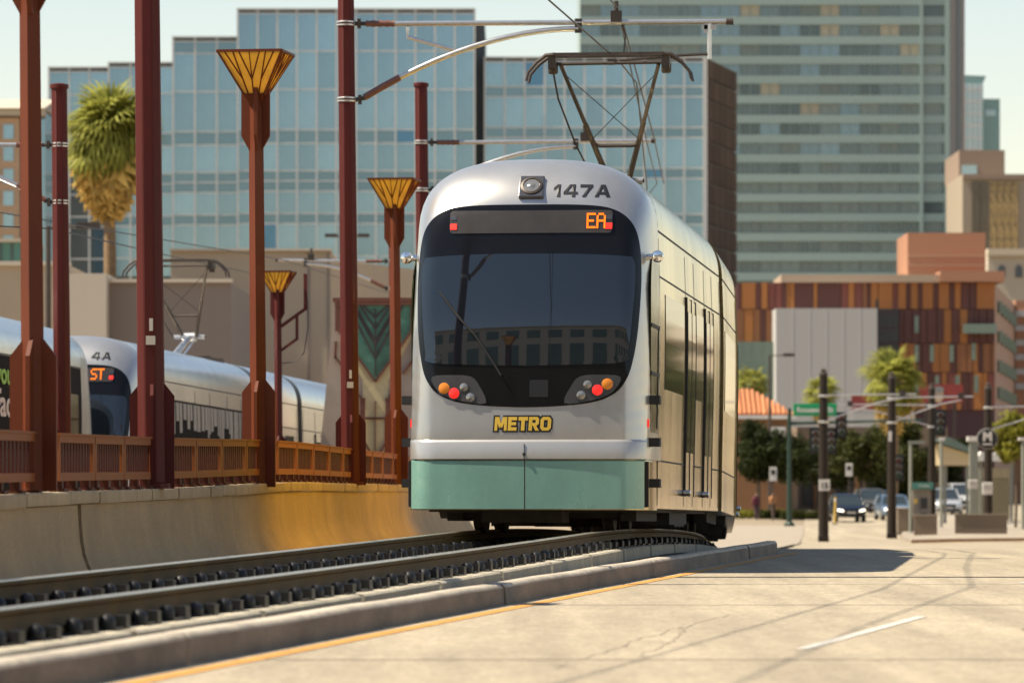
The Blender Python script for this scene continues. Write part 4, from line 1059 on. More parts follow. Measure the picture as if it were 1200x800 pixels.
# green glass tower
D = 700.0
t, X, Z = bld('glass_tower', 'tall pale green glass tower rising out of the top of the photo', 680, 1130, D)
M_gsp = mat('green_spandrel', (0.28,0.365,0.34), 0.35, 0.1, var=0.05, scale=0.3, objrand=0.03)
M_gw = mat('green_window', (0.13,0.172,0.178), 0.14, 0.35, var=0.15, scale=0.5, objrand=0.30)
M_gwl = mat('curtained_window', (0.20,0.245,0.22), 0.3, 0.1, var=0.1, scale=0.5, objrand=0.15)
M_gwy = mat('yellow_blind_window', (0.46,0.42,0.30), 0.4, 0.0, var=0.1, objrand=0.12)  # yellow panes, plain colour only
M_gwb = mat('blue_window', (0.20,0.28,0.32), 0.12, 0.4, var=0.1, objrand=0.1)
x0, x1 = WX(680,D)-X, WX(1078,D)-X; xw = WX(1107,D)-X
ztop = WZ(-150,D)-Z
block('core', M_gsp, t, x0+0.05, xw-0.05, 0.6, 40, 0, ztop)
random.seed(8)
nr = 0; py = -40.0; ncol = 17
rows_ = []
while py < 345: rows_.append(py); py += 23.05
for r, p in enumerate(rows_):
    ztw, zbw = WZ(p,D)-Z, WZ(p+13.5,D)-Z
    block('spandrel', M_gsp, t, x0, x1, 0.0, 0.62, zbw-(9.55*D/F), zbw)
    block('spandrel', M_gsp, t, x1+0.3, xw, 0.1, 0.62, zbw-(9.55*D/F), zbw)
    upper = p < 195
    for i in range(ncol):
        if p < -16: continue
        q = random.random(); wA = x0+(x1-x0)*i/ncol; wB = x0+(x1-x0)*(i+1)/ncol
        if upper: mt = M_gwy if q < 0.08 else (M_gwb if q < 0.20 else (M_gwl if q < 0.34 else M_gw))
        else: mt = M_gw if q < 0.10 else M_gwl
        block('window_pane', mt, t, wA+0.08, wB-0.08, 0.30+random.uniform(0,.06), 0.5, zbw+0.02, ztw-0.02)
    if p > -16: block('window_pane', M_gwl if q < .5 else M_gw, t, x1+0.6, xw-0.4, 0.32, 0.5, zbw+0.02, ztw-0.02)
for i in range(ncol*2+1):
    xx = x0+(x1-x0)*i/(ncol*2); block('mullion', M_gsp, t, xx-0.045, xx+0.045, 0.1, 0.58, 0, ztop)
block('edge_pier', M_gsp, t, x1-0.05, x1+0.5, -0.3, 0.65, 0, ztop)
M_pier = mat('tower_pier', (0.36,0.33,0.31), 0.6, var=0.05); M_pierd = mat('tower_pier_dark', (0.17,0.20,0.20), 0.5, var=0.05)
for a, b, mt, y in ((1107,1113,M_gsp,-0.2),(1113.3,1121,M_pier,0.4),(1121.3,1126,M_pierd,0.0),(1126.2,1131,M_pier,0.6)): block('corner_pier', mt, t, WX(a,D)-X, WX(b,D)-X, y, 38, 0, ztop)
# distant towers right
D = 900.0
t, X, Z = bld('distant_tower', 'pale blue distant glass tower at the right skyline', 1130, 1174, D)
M_db = mat('distant_blue_glass', (0.36,0.48,0.52), 0.2, 0.4, var=0.05); M_db2 = mat('distant_green_glass', (0.19,0.30,0.29), 0.25, 0.3, var=0.05)
block('tower_block', M_db, t, WX(1128,D)-X, WX(1152,D)-X, 0, 20, 0, WZ(98,D)-Z)
block('tower_block', M_db2, t, WX(1152.2,D)-X, WX(1173,D)-X, 2, 22, 0, WZ(115,D)-Z)
mm = MB(); mm.prism([(WX(1130,D)-X,WZ(98,D)-Z+0.02),(WX(1152,D)-X,WZ(98,D)-Z+0.02),(WX(1156,D)-X,WZ(89,D)-Z),(WX(1131,D)-X,WZ(88,D)-Z)],'y',0.5,16); mm.build('crown', M_db2, t)
for i in range(4):
    block('mullion', M_mull, t, WX(1131+i*6,D)-X-.12, WX(1131+i*6,D)-X+.12, -0.15, 0.0, 0, WZ(99,D)-Z)
for i in range(6): block('floor_band', M_mull, t, WX(1128,D)-X, WX(1152,D)-X, -0.1, 0.0, WZ(105+i*14,D)-Z-.2, WZ(105+i*14,D)-Z+.2)
block('penthouse_window', M_db, t, WX(1156,D)-X, WX(1168,D)-X, 1.8, 2.0, WZ(135,D)-Z, WZ(128,D)-Z)
D = 640.0
t, X, Z = bld('brown_tower_block', 'brown stone block with mirrored gold window columns at right edge', 1130, 1215, D)
M_br = mat('brown_stone', (0.27,0.195,0.145), 0.8, var=0.07, scale=0.3); M_br2 = mat('pale_brown_stone', (0.33,0.27,0.20), 0.8, var=0.06, scale=0.3)
def gold_mat():
    m = bpy.data.materials.new('gold_mirror_glass'); m.use_nodes = True; n = m.node_tree; L = n.links; b = n.nodes['Principled BSDF']
    b.inputs['Roughness'].default_value = 0.25; b.inputs['Metallic'].default_value = 0.3
    tc = n.nodes.new('ShaderNodeTexCoord'); mp = n.nodes.new('ShaderNodeMapping'); mp.inputs['Scale'].default_value = (1.2,1,1.6); L.new(tc.outputs['Object'],mp.inputs['Vector'])
    z = n.nodes.new('ShaderNodeTexNoise'); z.inputs['Scale'].default_value = 9; z.inputs['Distortion'].default_value = 2.0; L.new(mp.outputs[0],z.inputs['Vector'])
    r = n.nodes.new('ShaderNodeValToRGB'); r.color_ramp.elements[0].position = .47; r.color_ramp.elements[0].color = (.05,.04,.03,1); r.color_ramp.elements[1].position = .54; r.color_ramp.elements[1].color = (.62,.42,.18,1)
    L.new(z.outputs['Fac'],r.inputs[0]); L.new(r.outputs[0],b.inputs['Base Color']); return m
M_gold = gold_mat(); M_dkb = mat('dark_brown_glass',(0.12,0.10,0.07),0.25,0.3,var=0.3,scale=4)
block('lower_block', M_br2, t, WX(1128,D)-X, WX(1215,D)-X, 0, 24, 0, WZ(204,D)-Z)
block('upper_block', M_br, t, WX(1128,D)-X, WX(1182,D)-X, 5, 26, WZ(204,D)-Z, WZ(173,D)-Z)
block('upper_window', M_db, t, WX(1131,D)-X, WX(1149,D)-X, 4.8, 5.0, WZ(202,D)-Z, WZ(191,D)-Z)
for a, b, mt in ((1139,1148,M_dkb),(1149,1157,M_dkb),(1160,1168,M_gold),(1168.6,1176,M_gold),(1176.6,1184,M_gold),(1184.6,1193,M_gold)):
    block('window_column', mt, t, WX(a,D)-X, WX(b,D)-X, -0.2, 0.0, WZ(292,D)-Z, WZ(213,D)-Z)
block('cornice', M_br, t, WX(1128,D)-X, WX(1216,D)-X, -0.4, 0.3, WZ(210,D)-Z, WZ(204.5,D)-Z)
D = 560.0
t, X, Z = bld('cream_block', 'low cream building with arched windows at the right edge', 1160, 1225, D)
M_cream2 = mat('cream_stucco', (0.46,0.39,0.29), 0.85, var=0.06, scale=0.4)
block('wall', M_cream2, t, WX(1158,D)-X, WX(1230,D)-X, 0, 20, 0, WZ(291,D)-Z)
for p in (1174,1194): 
    w = MB(); w.prism([(WX(p-4,D)-X,WZ(325,D)-Z),(WX(p+4,D)-X,WZ(325,D)-Z),(WX(p+4,D)-X,WZ(314,D)-Z),(WX(p,D)-X,WZ(310,D)-Z),(WX(p-4,D)-X,WZ(314,D)-Z)],'y',-0.15,0.1); w.build('window', M_core, t)
block('ledge', M_cream2, t, WX(1157,D)-X, WX(1231,D)-X, -0.5, 0.2, WZ(300,D)-Z, WZ(297,D)-Z)
# colourful panelled building
D = 430.0
t, X, Z = bld('panelled_building', 'building clad in orange ochre and maroon vertical panels with tan roof box', 868, 1200, D)
PC = {'o':(0.34,0.125,0.028),'m':(0.10,0.030,0.022),'r':(0.16,0.042,0.028),'b':(0.22,0.085,0.03),'d':(0.06,0.02,0.025)}
PM = {k: mat('panel_'+k, c, 0.55, var=0.06, scale=0.5, objrand=0.10) for k, c in PC.items()}
M_tan = mat('tan_stucco', (0.38,0.19,0.11), 0.85, var=0.05, scale=0.3); M_tanl = mat('pale_roof_edge', (0.42,0.31,0.22), 0.8, var=0.05)
M_whitew = mat('white_render', (0.43,0.415,0.395), 0.8, var=0.04, scale=0.2); M_dark = mat('dark_opening', (0.03,0.03,0.032), 0.3, var=0.1); M_grg = mat('grey_green_glass', (0.15,0.20,0.17), 0.2, 0.2, var=0.1)
block('core', PM['d'], t, WX(868,D)-X, WX(1166,D)-X, 0.3, 30, 0, WZ(331,D)-Z)
strips_top = 'm5o17m6o8r9r8m5o4o6m22o5m28r8o8r9b6m4o9o17r6o10m5o9m5o13m6o13m6o8m10m8o22'
import re as _re
seq = [(c,int(n)) for c,n in _re.findall(r'([a-z])(\d+)',strips_top)]; tot = sum(n for _,n in seq); random.seed(21)
def panel_row(seq, p0, p1, ya, yb, y=0.0):
    tot = sum(n for _,n in seq); x = p0
    for c, n in seq:
        w = n*(p1-p0)/tot; block('cladding_panel', PM[c], t, WX(x,D)-X+0.03, WX(x+w,D)-X-0.03, y-random.uniform(0,.08), 0.31, WZ(yb,D)-Z+0.02, WZ(ya,D)-Z-0.02); x += w
panel_row(seq, 864, 1166, 331, 362)
def rseq(k, n, bias): return [(random.choice(bias), random.choice((6,8,9,11,14))) for _ in range(n)]
panel_row(rseq(1,5,'dmob'), 864, 905, 362.3, 402); panel_row([('m',8),('r',6)],1021,1026,362.3,402); panel_row(rseq(2,13,'mmomm'),1054,1166,362.3,402)
panel_row(rseq(3,14,'mombm'),1054,1166,402.3,436); panel_row(rseq(4,14,'mmomr'),1054,1166,436.3,480); panel_row(rseq(5,6,'omr'),864,905,402.3,480,0.1)
for px, py in ((1074,370),(1092,404),(1074,404),(1115,404),(1141,402),(1098,440),(1122,440),(1144,440),(1074,440)):
    block('slit_window', M_grg, t, WX(px-2.4,D)-X, WX(px+2.4,D)-X, -0.14, 0.1, WZ(py+20,D)-Z, WZ(py,D)-Z)
block('dark_bay', M_dark, t, WX(1026,D)-X, WX(1053.5,D)-X, -0.05, 0.3, WZ(460,D)-Z, WZ(351,D)-Z)
for i in range(5): block('bay_transom', PM['d'], t, WX(1026,D)-X, WX(1053.5,D)-X, -0.12, -0.051, WZ(366+i*18,D)-Z-.06, WZ(366+i*18,D)-Z+.06)
block('bay_window', M_grg, t, WX(1128,D)-X, WX(1166,D)-X, -1.6, -0.1, WZ(391,D)-Z, WZ(380,D)-Z)
block('white_wall', M_whitew, t, WX(905,D)-X, WX(1022,D)-X, -6.0, 0.05, 0, WZ(364,D)-Z)
for i in range(1,6): block('wall_joint', M_mull, t, WX(905+i*19.5,D)-X-.02, WX(905+i*19.5,D)-X+.02, -6.02, -5.99, 0, WZ(364,D)-Z)
block('low_glass', M_grg, t, WX(862,D)-X, WX(904.6,D)-X, -2.0, 0.0, 0, WZ(401,D)-Z)
block('roof_edge', M_tanl, t, WX(915,D)-X, WX(1100,D)-X, -0.5, 12, WZ(331,D)-Z, WZ(322,D)-Z)
block('roof_edge', M_tan, t, WX(1100.5,D)-X, WX(1176,D)-X, -0.9, 14, WZ(330.5,D)-Z, WZ(318,D)-Z)
block('roof_box', M_tan, t, WX(1068,D)-X, WX(1160,D)-X, 4, 16, WZ(331,D)-Z, WZ(270,D)-Z)
for py in (297,308): block('roof_box_band', M_tanl, t, WX(1068,D)-X-.05, WX(1160,D)-X+.05, 3.93, 4.0, WZ(py+1,D)-Z, WZ(py,D)-Z)
mm = MB(); mm.prism([(WX(1166.3,D)-X,0.4),(WX(1193,D+60)-X,60),(WX(1166,D)-X,60)],'z',0,WZ(333,D)-Z); mm.build('side_wall', mat('side_stucco',(0.42,0.26,0.18),0.85,var=0.05), t)
for k in range(6):
    q = Vector((WX(1166.3,D)-X,0.4)).lerp(Vector((WX(1193,D+60)-X,60)),0.12+k*0.15)
    for py in (350,385,420,452): block('side_window', M_grg, t, q.x-0.05, q.x+0.35, q.y-1.2, q.y+1.2, WZ(py+14,D)-Z, WZ(py,D)-Z)
# orange striped facade at extreme right
D = 480.0
t, X, Z = bld('banded_building', 'tan and white banded building cut by the right photo edge', 1188, 1240, D)
block('wall', M_tan, t, WX(1190,D)-X, WX(1245,D)-X, 0, 20, 0, WZ(352,D)-Z)
for i in range(6): block('band', M_whitew, t, WX(1189.6,D)-X, WX(1246,D)-X, -0.3, 0.5, WZ(371+i*17,D)-Z, WZ(364+i*17,D)-Z)

# ------------------------------------------------------------------ left low buildings
M_beige = mat('beige_stucco', (0.44,0.35,0.25), 0.9, var=0.05, scale=0.25, fine=0.04, fscale=3); M_beiged = mat('grey_brown_stucco', (0.24,0.195,0.165), 0.9, var=0.05, scale=0.3); M_beigel = mat('pale_stucco', (0.56,0.48,0.38), 0.9, var=0.05, scale=0.3)
D = 196.0
t, X, Z = bld('stucco_building', 'large plain beige stucco building behind the pylon and far tram', 195, 480, D)
block('wall', M_beige, t, WX(200,D)-X, WX(388,D)-X, 0, 25, 0, WZ(294,D)-Z)
mm = MB(); mm.prism([(WX(388,D)-X,0.1),(WX(520,D+14)-X,14),(WX(388,D)-X,25)],'z',0,WZ(303,D)-Z); mm.build('side_wing', M_beige, t)
block('wall_seam', M_beiged, t, WX(361,D)-X, WX(363,D)-X, -0.05, 0.03, 0, WZ(296,D)-Z); block('wall_seam', M_beiged, t, WX(384,D)-X, WX(385.5,D)-X, -0.05, 0.03, 0, WZ(296,D)-Z)
block('roof_coping', M_beigel, t, WX(199,D)-X, WX(389,D)-X, -0.25, 1.0, WZ(294,D)-Z, WZ(291.5,D)-Z)
D = 176.0
t, X, Z = bld('flat_roof_building', 'grey brown flat roofed building with pale corner behind the left tram', -60, 270, D)
block('wall', M_beiged, t, WX(128,D)-X, WX(271,D)-X, 0, 14, 0, WZ(331,D)-Z)
block('corner_block', M_beigel, t, WX(84,D)-X, WX(127.8,D)-X, -1.2, 14, 0, WZ(322,D)-Z)
block('left_wing', M_beige, t, WX(-90,D)-X, WX(83.6,D)-X, -0.5, 14, 0, WZ(312,D)-Z)
block('roof_edge', M_beigel, t, WX(127,D)-X, WX(272,D)-X, -0.2, 0.6, WZ(331,D)-Z, WZ(327,D)-Z)
block('roof_edge', M_beigel, t, WX(-90,D)-X, WX(83,D)-X, -0.7, 0.2, WZ(312,D)-Z, WZ(307,D)-Z)
D = 410.0
t, X, Z = bld('peach_building', 'peach framed block with blue windows and sloping roof at left edge', -40, 52, D)
M_peach = mat('peach_stucco', (0.50,0.33,0.20), 0.85, var=0.05); M_lt = mat('roof_tan', (0.48,0.41,0.31), 0.8, var=0.08, scale=1)
block('wall', M_peach, t, WX(-60,D)-X, WX(22,D)-X, 0, 20, 0, WZ(138,D)-Z)
block('glass_return', M_skyglass, t, WX(22,D)-X, WX(51,D)-X, 1.5, 20, 0, WZ(130,D)-Z)
for i in range(7):
    for k in range(3): block('window', M_skyglass, t, WX(-30+k*17,D)-X, WX(-30+k*17+12,D)-X, -0.1, 0.15, WZ(146+i*26+17,D)-Z, WZ(146+i*26,D)-Z)
mm = MB(); mm.add([(WX(-62,D)-X,-1,WZ(128,D)-Z),(WX(53,D)-X,-1,WZ(128,D)-Z),(WX(50,D)-X,12,WZ(104,D)-Z),(WX(-40,D)-X,12,WZ(104,D)-Z),(WX(-62,D)-X,22,WZ(128,D)-Z),(WX(53,D)-X,22,WZ(128,D)-Z)],[(0,1,2,3),(0,3,4),(1,5,2),(4,3,2,5),(0,4,5,1)]); mm.build('roof', M_lt, t)
block('cornice', M_lt, t, WX(-62,D)-X, WX(53,D)-X, -0.6, 1.0, WZ(136,D)-Z, WZ(129,D)-Z)
D = 300.0
t, X, Z = bld('teal_canopy_building', 'low green glazed building under the peach block at left', -40, 35, D)
block('glazing', mat('green_glazing',(0.10,0.24,0.19),0.2,0.2,var=0.1), t, WX(-60,D)-X, WX(32,D)-X, 0, 10, 0, WZ(284,D)-Z)
block('roof_edge', M_lt, t, WX(-60,D)-X, WX(33,D)-X, -0.4, 10, WZ(284,D)-Z, WZ(280,D)-Z)
for i in range(4): block('mullion', M_core, t, WX(-12+i*13,D)-X-.06, WX(-12+i*13,D)-X+.06, -0.12, 0.0, 0, WZ(285,D)-Z)
# ------------------------------------------------------------------ vegetation
def leaf_mat(name, col, tr=0.35):
    m = bpy.data.materials.new(name); m.use_nodes = True; n = m.node_tree; L = n.links; b = n.nodes['Principled BSDF']; b.inputs['Roughness'].default_value = 0.6; b.inputs['Specular IOR Level'].default_value = 0.15
    geo = n.nodes.new('ShaderNodeNewGeometry'); h = n.nodes.new('ShaderNodeHueSaturation'); h.inputs['Color'].default_value = (*col,1)
    mr = n.nodes.new('ShaderNodeMapRange'); mr.inputs['To Min'].default_value = 0.6; mr.inputs['To Max'].default_value = 1.5; L.new(geo.outputs['Random Per Island'],mr.inputs['Value']); L.new(mr.outputs[0],h.inputs['Value'])
    L.new(h.outputs[0],b.inputs['Base Color'])
    t = n.nodes.new('ShaderNodeBsdfTranslucent'); L.new(h.outputs[0],t.inputs['Color']); mx = n.nodes.new('ShaderNodeMixShader'); mx.inputs[0].default_value = tr
    L.new(b.outputs[0],mx.inputs[1]); L.new(t.outputs[0],mx.inputs[2]); L.new(mx.outputs[0],n.nodes['Material Output'].inputs['Surface']); return m
M_leafd = leaf_mat('dark_leaves',(0.026,0.034,0.008)); M_leafm = leaf_mat('olive_leaves',(0.048,0.052,0.012)); M_leafy = leaf_mat('yellow_green_leaves',(0.20,0.19,0.025))
M_palm = leaf_mat('palm_green',(0.27,0.27,0.055),0.45); M_thatch = leaf_mat('dry_thatch',(0.50,0.34,0.10),0.35)
M_bark = mat('bark', (0.13,0.095,0.06), 0.9, var=0.3, scale=3, bump=0.4); M_palmbark = mat('palm_bark', (0.22,0.14,0.07), 0.9, var=0.3, scale=4, bump=0.4)
def blob_tree(label, X, D, z0, h, rx, rz, mt, lobes, nl, ls, group, name='broadleaf_tree', trunk_r=0.16, multi=1):
    t = thing(name, label, 'tree', (X,D,z0), 0, group)
    tr = MB(); cz = h-rz
    cs = []
    for i in range(lobes):
        while True:
            v = Vector((random.uniform(-1,1),random.uniform(-1,1),random.uniform(-1,1)))
            if v.length < 1: break
        cs.append((Vector((v.x*rx*0.72,v.y*rx*0.72,cz+v.z*rz*0.72)), random.uniform(0.22,0.42)*rx))
    for j in range(multi):
        b = Vector((random.uniform(-.3,.3)*(multi>1),random.uniform(-.3,.3)*(multi>1),0))
        tr.tube([b,b*1.2+Vector((0.05,0,cz*0.4)),b*1.8+Vector((0,0,cz-rz*0.3)),Vector((0,0,cz))],[trunk_r,trunk_r*.8,trunk_r*.55,trunk_r*.3],7)
    for c, r in cs[:9]: tr.tube([(0,0,cz-rz*0.6),(c*0.6+Vector((0,0,cz*0.4-rz*.1))),c],[trunk_r*.45,trunk_r*.28,0.02],5)
    tr.build('trunk', M_bark, t, smooth=60)
    m = MB(); per = nl//lobes
    for c, r in cs:
        for k in range(per):
            d = Vector((random.gauss(0,1),random.gauss(0,1),random.gauss(0,1))).normalized(); p = c+d*r*random.uniform(0.45,1.08)
            a = Vector((random.gauss(0,1),random.gauss(0,1),random.gauss(0,1))).normalized(); b_ = a.cross(d).normalized() if abs(a.dot(d))<.98 else Vector((1,0,0)); s = ls*random.uniform(0.6,1.4)
            n2 = (d*0.6+a*0.6).normalized(); u = n2.cross(b_).normalized(); 
            m.add([p-b_*s,p+u*s*0.55,p+b_*s,p-u*s*0.55],[(0,1,2,3)])
    me = bpy.data.meshes.new('crown'); me.from_pydata([tuple(v) for v in m.v],[],m.f); me.materials.append(mt)
    link('crown', me, t); return t
def frond_mesh(mt, L, nb, droop, pet):
    m = MB(); m.tube([(0,0,0),(pet*0.5,0,0.03),(pet,0,0.0)],[0.022,0.016,0.010],4)
    for k in range(nb):
        a = (k/(nb-1)-0.5)*math.radians(225); l = L*(0.74+0.26*math.cos(a*0.75))*random.uniform(0.93,1.05)
        d = Vector((math.cos(a),math.sin(a),0)); o = Vector((pet,0,0)); w = Vector((-d.y,d.x,0))*l*math.tan(math.radians(225)/(nb-1)/2)*0.62
        up = Vector((0,0,0.03*L if k%2 else -0.03*L))
        p1 = o+d*l*0.62+up+Vector((0,0,-droop*l*0.16)); p2 = o+d*l*0.86+Vector((0,0,-droop*l*0.48)); p3 = o+d*l+Vector((0,0,-droop*l*0.85))
        m.add([o,p1-w,p2-w*0.45,p3,p2+w*0.45,p1+w],[(0,1,5),(1,2,4,5),(2,3,4)])
    me = bpy.data.meshes.new('frond'); me.from_pydata([tuple(map(float,v)) for v in m.v],[],m.f); me.materials.append(mt); return me
FR = [frond_mesh(M_palm,0.78,20,0.7,0.60), frond_mesh(M_palm,0.70,18,1.1,0.55), frond_mesh(M_palm,0.82,20,0.45,0.66)]
FT = [frond_mesh(M_thatch,0.8,11,0.4,0.35), frond_mesh(M_thatch,0.7,9,0.8,0.3)]
def palm(label, X, D, z0, h, sc, n, nth, group='fan palms', tr=0.24):
    t = thing('fan_palm', label, 'palm', (X,D,z0), 0, group)
    m = MB(); pts = []; rs = []
    for k in range(14):
        u = k/13; pts.append((0.08*math.sin(u*3),0,h*u)); rs.append(tr*sc*(1.15-0.25*u)*(1.05 if k%2 else 0.97))
    m.tube(pts, rs, 10); m.build('trunk', M_palmbark, t, smooth=50)
    for i in range(n):
        az = i*2.399; e = math.radians(75-135*(i/n)**0.85+random.uniform(-10,10))
        q = Matrix.Rotation(az,4,'Z') @ Matrix.Rotation(-e,4,'Y') @ Matrix.Rotation(random.uniform(-.5,.5),4,'X')
        o = link('frond', random.choice(FR), t); s = sc*random.uniform(0.85,1.1); o.matrix_basis = Matrix.Translation((0,0,h-0.25*sc*(i/n))) @ q @ Matrix.Scale(s,4)
    for i in range(nth):
        az = i*2.399; u = i/max(1,nth); e = math.radians(-48-34*u+random.uniform(-6,6))
        q = Matrix.Rotation(az,4,'Z') @ Matrix.Rotation(-e,4,'Y') @ Matrix.Rotation(random.uniform(-.6,.6),4,'X')
        o = link('dry_frond', random.choice(FT), t); o.matrix_basis = Matrix.Translation((0,0,h-0.30*sc-1.45*sc*u)) @ q @ Matrix.Scale(sc*random.uniform(1.2,1.5)*(1-0.5*u),4)
    return t
random.seed(5)
D = 194.0; palm('large fan palm with golden dry skirt at upper left', WX(127,D), D, gz(D)-0.1, WZ(152,D)-gz(D), 1.62, 125, 100, tr=0.165)
D = 362.0; palm('small fan palm left of the green street sign', WX(882,D), D, gz(D), WZ(448,D)-gz(D), 1.15, 34, 10, tr=0.16)
D = 330.0; palm('fan palm rising behind the street name sign', WX(963,D), D, gz(D), WZ(458,D)-gz(D), 1.15, 34, 10, tr=0.16)
palm('yellow green fan palm in front of the panelled building', WX(1047,D-20), D-20, gz(D), WZ(444,D-20)-gz(D), 1.75, 54, 8, tr=0.15)
g_ = 'street trees by the junction'
D = 288.0; blob_tree('dense dark tree close beside the right flank of the tram', WX(888,D), D, gz(D), WZ(484,D)-gz(D), 2.0, 2.3, M_leafd, 22, 9000, 0.13, g_)
D = 306.0; blob_tree('dark tree under the green street name sign', WX(925,D), D, gz(D), WZ(497,D)-gz(D), 2.3, 2.3, M_leafd, 18, 7000, 0.14, g_)
D = 322.0; blob_tree('olive tree above the dark blue car', WX(1012,D), D, gz(D), WZ(493,D)-gz(D), 2.7, 2.2, M_leafm, 20, 7000, 0.15, g_)
blob_tree('olive tree behind the tall brown pole near the ticket machine', WX(1066,D+8), D+8, gz(D), WZ(492,D+8)-gz(D), 2.5, 2.3, M_leafm, 18, 6500, 0.15, g_)
blob_tree('dark tree behind the traffic signals on the mast arm', WX(968,D+12), D+12, gz(D), WZ(498,D+12)-gz(D), 2.9, 2.6, M_leafd, 20, 7000, 0.15, g_)
blob_tree('dark tree at the back of the row above the parked cars', WX(1045,D+30), D+30, gz(D), WZ(505,D+30)-gz(D), 4.2, 2.9, M_leafd, 24, 9000, 0.17, g_)
blob_tree('far dark tree behind the station canopy', WX(1105,D+40), D+40, gz(D), WZ(497,D+40)-gz(D), 2.8, 2.6, M_leafd, 14, 3600, 0.17, g_)
D = 246.0; blob_tree('sunlit yellow green young tree at the right photo edge', WX(1190,D), D, gz(D)+0.1, WZ(480,D)-gz(D), 1.6, 1.9, M_leafy, 20, 6500, 0.12, g_, trunk_r=0.09)
D = 292.0
for k, (px, w) in enumerate(((890,1.6),(915,1.5),(938,1.3))):
    m = MB()
    for i in range(1500):
        x, y, z = random.uniform(-w,w), random.uniform(-.6,.6), random.uniform(0,0.55)*(1-0.25*random.random())
        a = Vector((random.gauss(0,1),random.gauss(0,1),random.gauss(0,1))).normalized(); b_ = a.orthogonal().normalized(); c_ = a.cross(b_); p = Vector((x,y,z)); s = 0.09
        m.add([p-b_*s,p+c_*s*.6,p+b_*s,p-c_*s*.6],[(0,1,2,3)])
    t = thing('hedge', ['low clipped hedge left of the walking people','low hedge behind the people at the junction','low hedge at the foot of the green signal pole'][k], 'hedge', (WX(px,D-3*k),D-3*k,gz(D)), 0, 'low hedges')
    me = bpy.data.meshes.new('foliage'); me.from_pydata([tuple(v) for v in m.v],[],m.f); me.materials.append(M_leafm if k else M_leafy); link('foliage', me, t)

# ------------------------------------------------------------------ red tiled house, wall and billboard behind the junction
D = 345.0
t, X, Z = bld('tiled_roof_house', 'small orange house with red tiled hip roof right of the tram', 860, 935, D)
M_tile = mat('clay_tile', (0.50,0.19,0.075), 0.75, var=0.2, scale=3, objrand=0.14); M_orw = mat('orange_stucco', (0.24,0.12,0.055), 0.85, var=0.06); M_wh = mat('white_paint', (0.66,0.62,0.56), 0.7, var=0.05)
xa, xb = WX(845,D)-X, WX(930,D)-X; ze, zr = WZ(486,D)-Z, WZ(456,D)-Z; xr0, xr1 = WX(868,D)-X, WX(884,D)-X
block('wall', M_orw, t, xa+0.3, xb-0.3, 0.5, 7.5, 0, ze-0.1)
mm = MB(); mm.add([(xa-.2,0,ze),(xb+.2,0,ze),(xr1,4,zr-.05),(xr0,4,zr-.05),(xa-.2,8,ze),(xb+.2,8,ze)],[(0,1,2,3),(1,5,2),(0,3,4),(4,3,2,5),(0,4,5,1)]); rf = mm.build('roof', M_orw, t)
for i in range(16):       # rows of barrel tiles running down the front slope
    u = (i+0.5)/16; bx = xa-.2+(xb-xa+.4)*u
    tx_ = min(max(bx,xr0),xr1); f = 1.0
    if bx < xr0: f = (bx-(xa-.2))/(xr0-(xa-.2))
    if bx > xr1: f = ((xb+.2)-bx)/((xb+.2)-xr1)
    top = Vector((bx,4*f,ze+(zr-ze)*f)); MB().tube([(bx,-0.05,ze+0.03),top+Vector((0,0,.03))],[0.16,0.15],6).build('tile_row', M_tile, rf, smooth=60)
block('fascia', M_wh, t, xa-.2, xb+.2, -0.15, 0.0, ze-0.3, ze-0.02)
block('porch', M_wh, t, WX(903,D)-X, WX(920,D)-X, -0.8, 0.5, WZ(512,D)-Z, WZ(500,D)-Z); block('window', M_dark, t, WX(880,D)-X, WX(895,D)-X, 0.35, 0.55, WZ(530,D)-Z, WZ(505,D)-Z)
D = 352.0
t, X, Z = bld('shop_block', 'long low brown shop front shaded behind the trees', 868, 1100, D)
M_shop = mat('shop_brown', (0.20,0.14,0.095), 0.85, var=0.12, scale=0.3)
block('wall', M_shop, t, WX(935,D)-X, WX(1110,D)-X, 0, 12, 0, WZ(500,D)-Z); block('wall', M_shop, t, WX(865,D-6)-X, WX(934,D-6)-X, -6, 0.0, 0, WZ(556,D-6)-Z)
for a, b in ((940,952),(958,968),(980,1000),(1008,1030),(1040,1060)): block('shop_window', M_dark, t, WX(a,D)-X, WX(b,D)-X, -0.1, 0.2, WZ(592,D)-Z, WZ(560,D)-Z)
for a in (953,970,1003): block('pillar', M_orw, t, WX(a,D)-X, WX(a+4,D)-X, -0.3, 0.1, 0, WZ(548,D)-Z)
D = 385.0
t = thing('billboard', 'red billboard with a pale face above the station canopy', 'billboard', (WX(1102,D),D,gz(D)))
M_redb = mat('billboard_red', (0.22,0.03,0.022), 0.5, var=0.25, scale=0.6)
zf = lambda py: WZ(py,D)-gz(D)
block('board', M_redb, t, -1.8, 1.9, 0, 0.2, zf(472), zf(450)); 
for x in (-1.2,1.2): block('leg', M_fitting, t, x-.1, x+.1, 0.02, 0.18, 0, zf(472.2))
MB().prism([(0.0-0.15+0.42*math.cos(a*PI/9), zf(463)+0.62*math.sin(a*PI/9)) for a in range(18)],'y',-0.05,0.01).build('printed_face', mat('print_tan',(0.45,0.33,0.22),0.6,var=0.2,scale=2), t)
MB().prism([(-0.15+0.45*math.cos(a*PI/9), zf(456.5)+0.28*math.sin(a*PI/9)) for a in range(18)],'y',-0.07,0.01).build('printed_hair', mat('print_grey',(0.22,0.22,0.22),0.6,var=0.2), t)
t = thing('banner_wall', 'dark red shop sign band behind the palms left of centre pole', 'sign', (WX(1025,D),D,gz(D)))
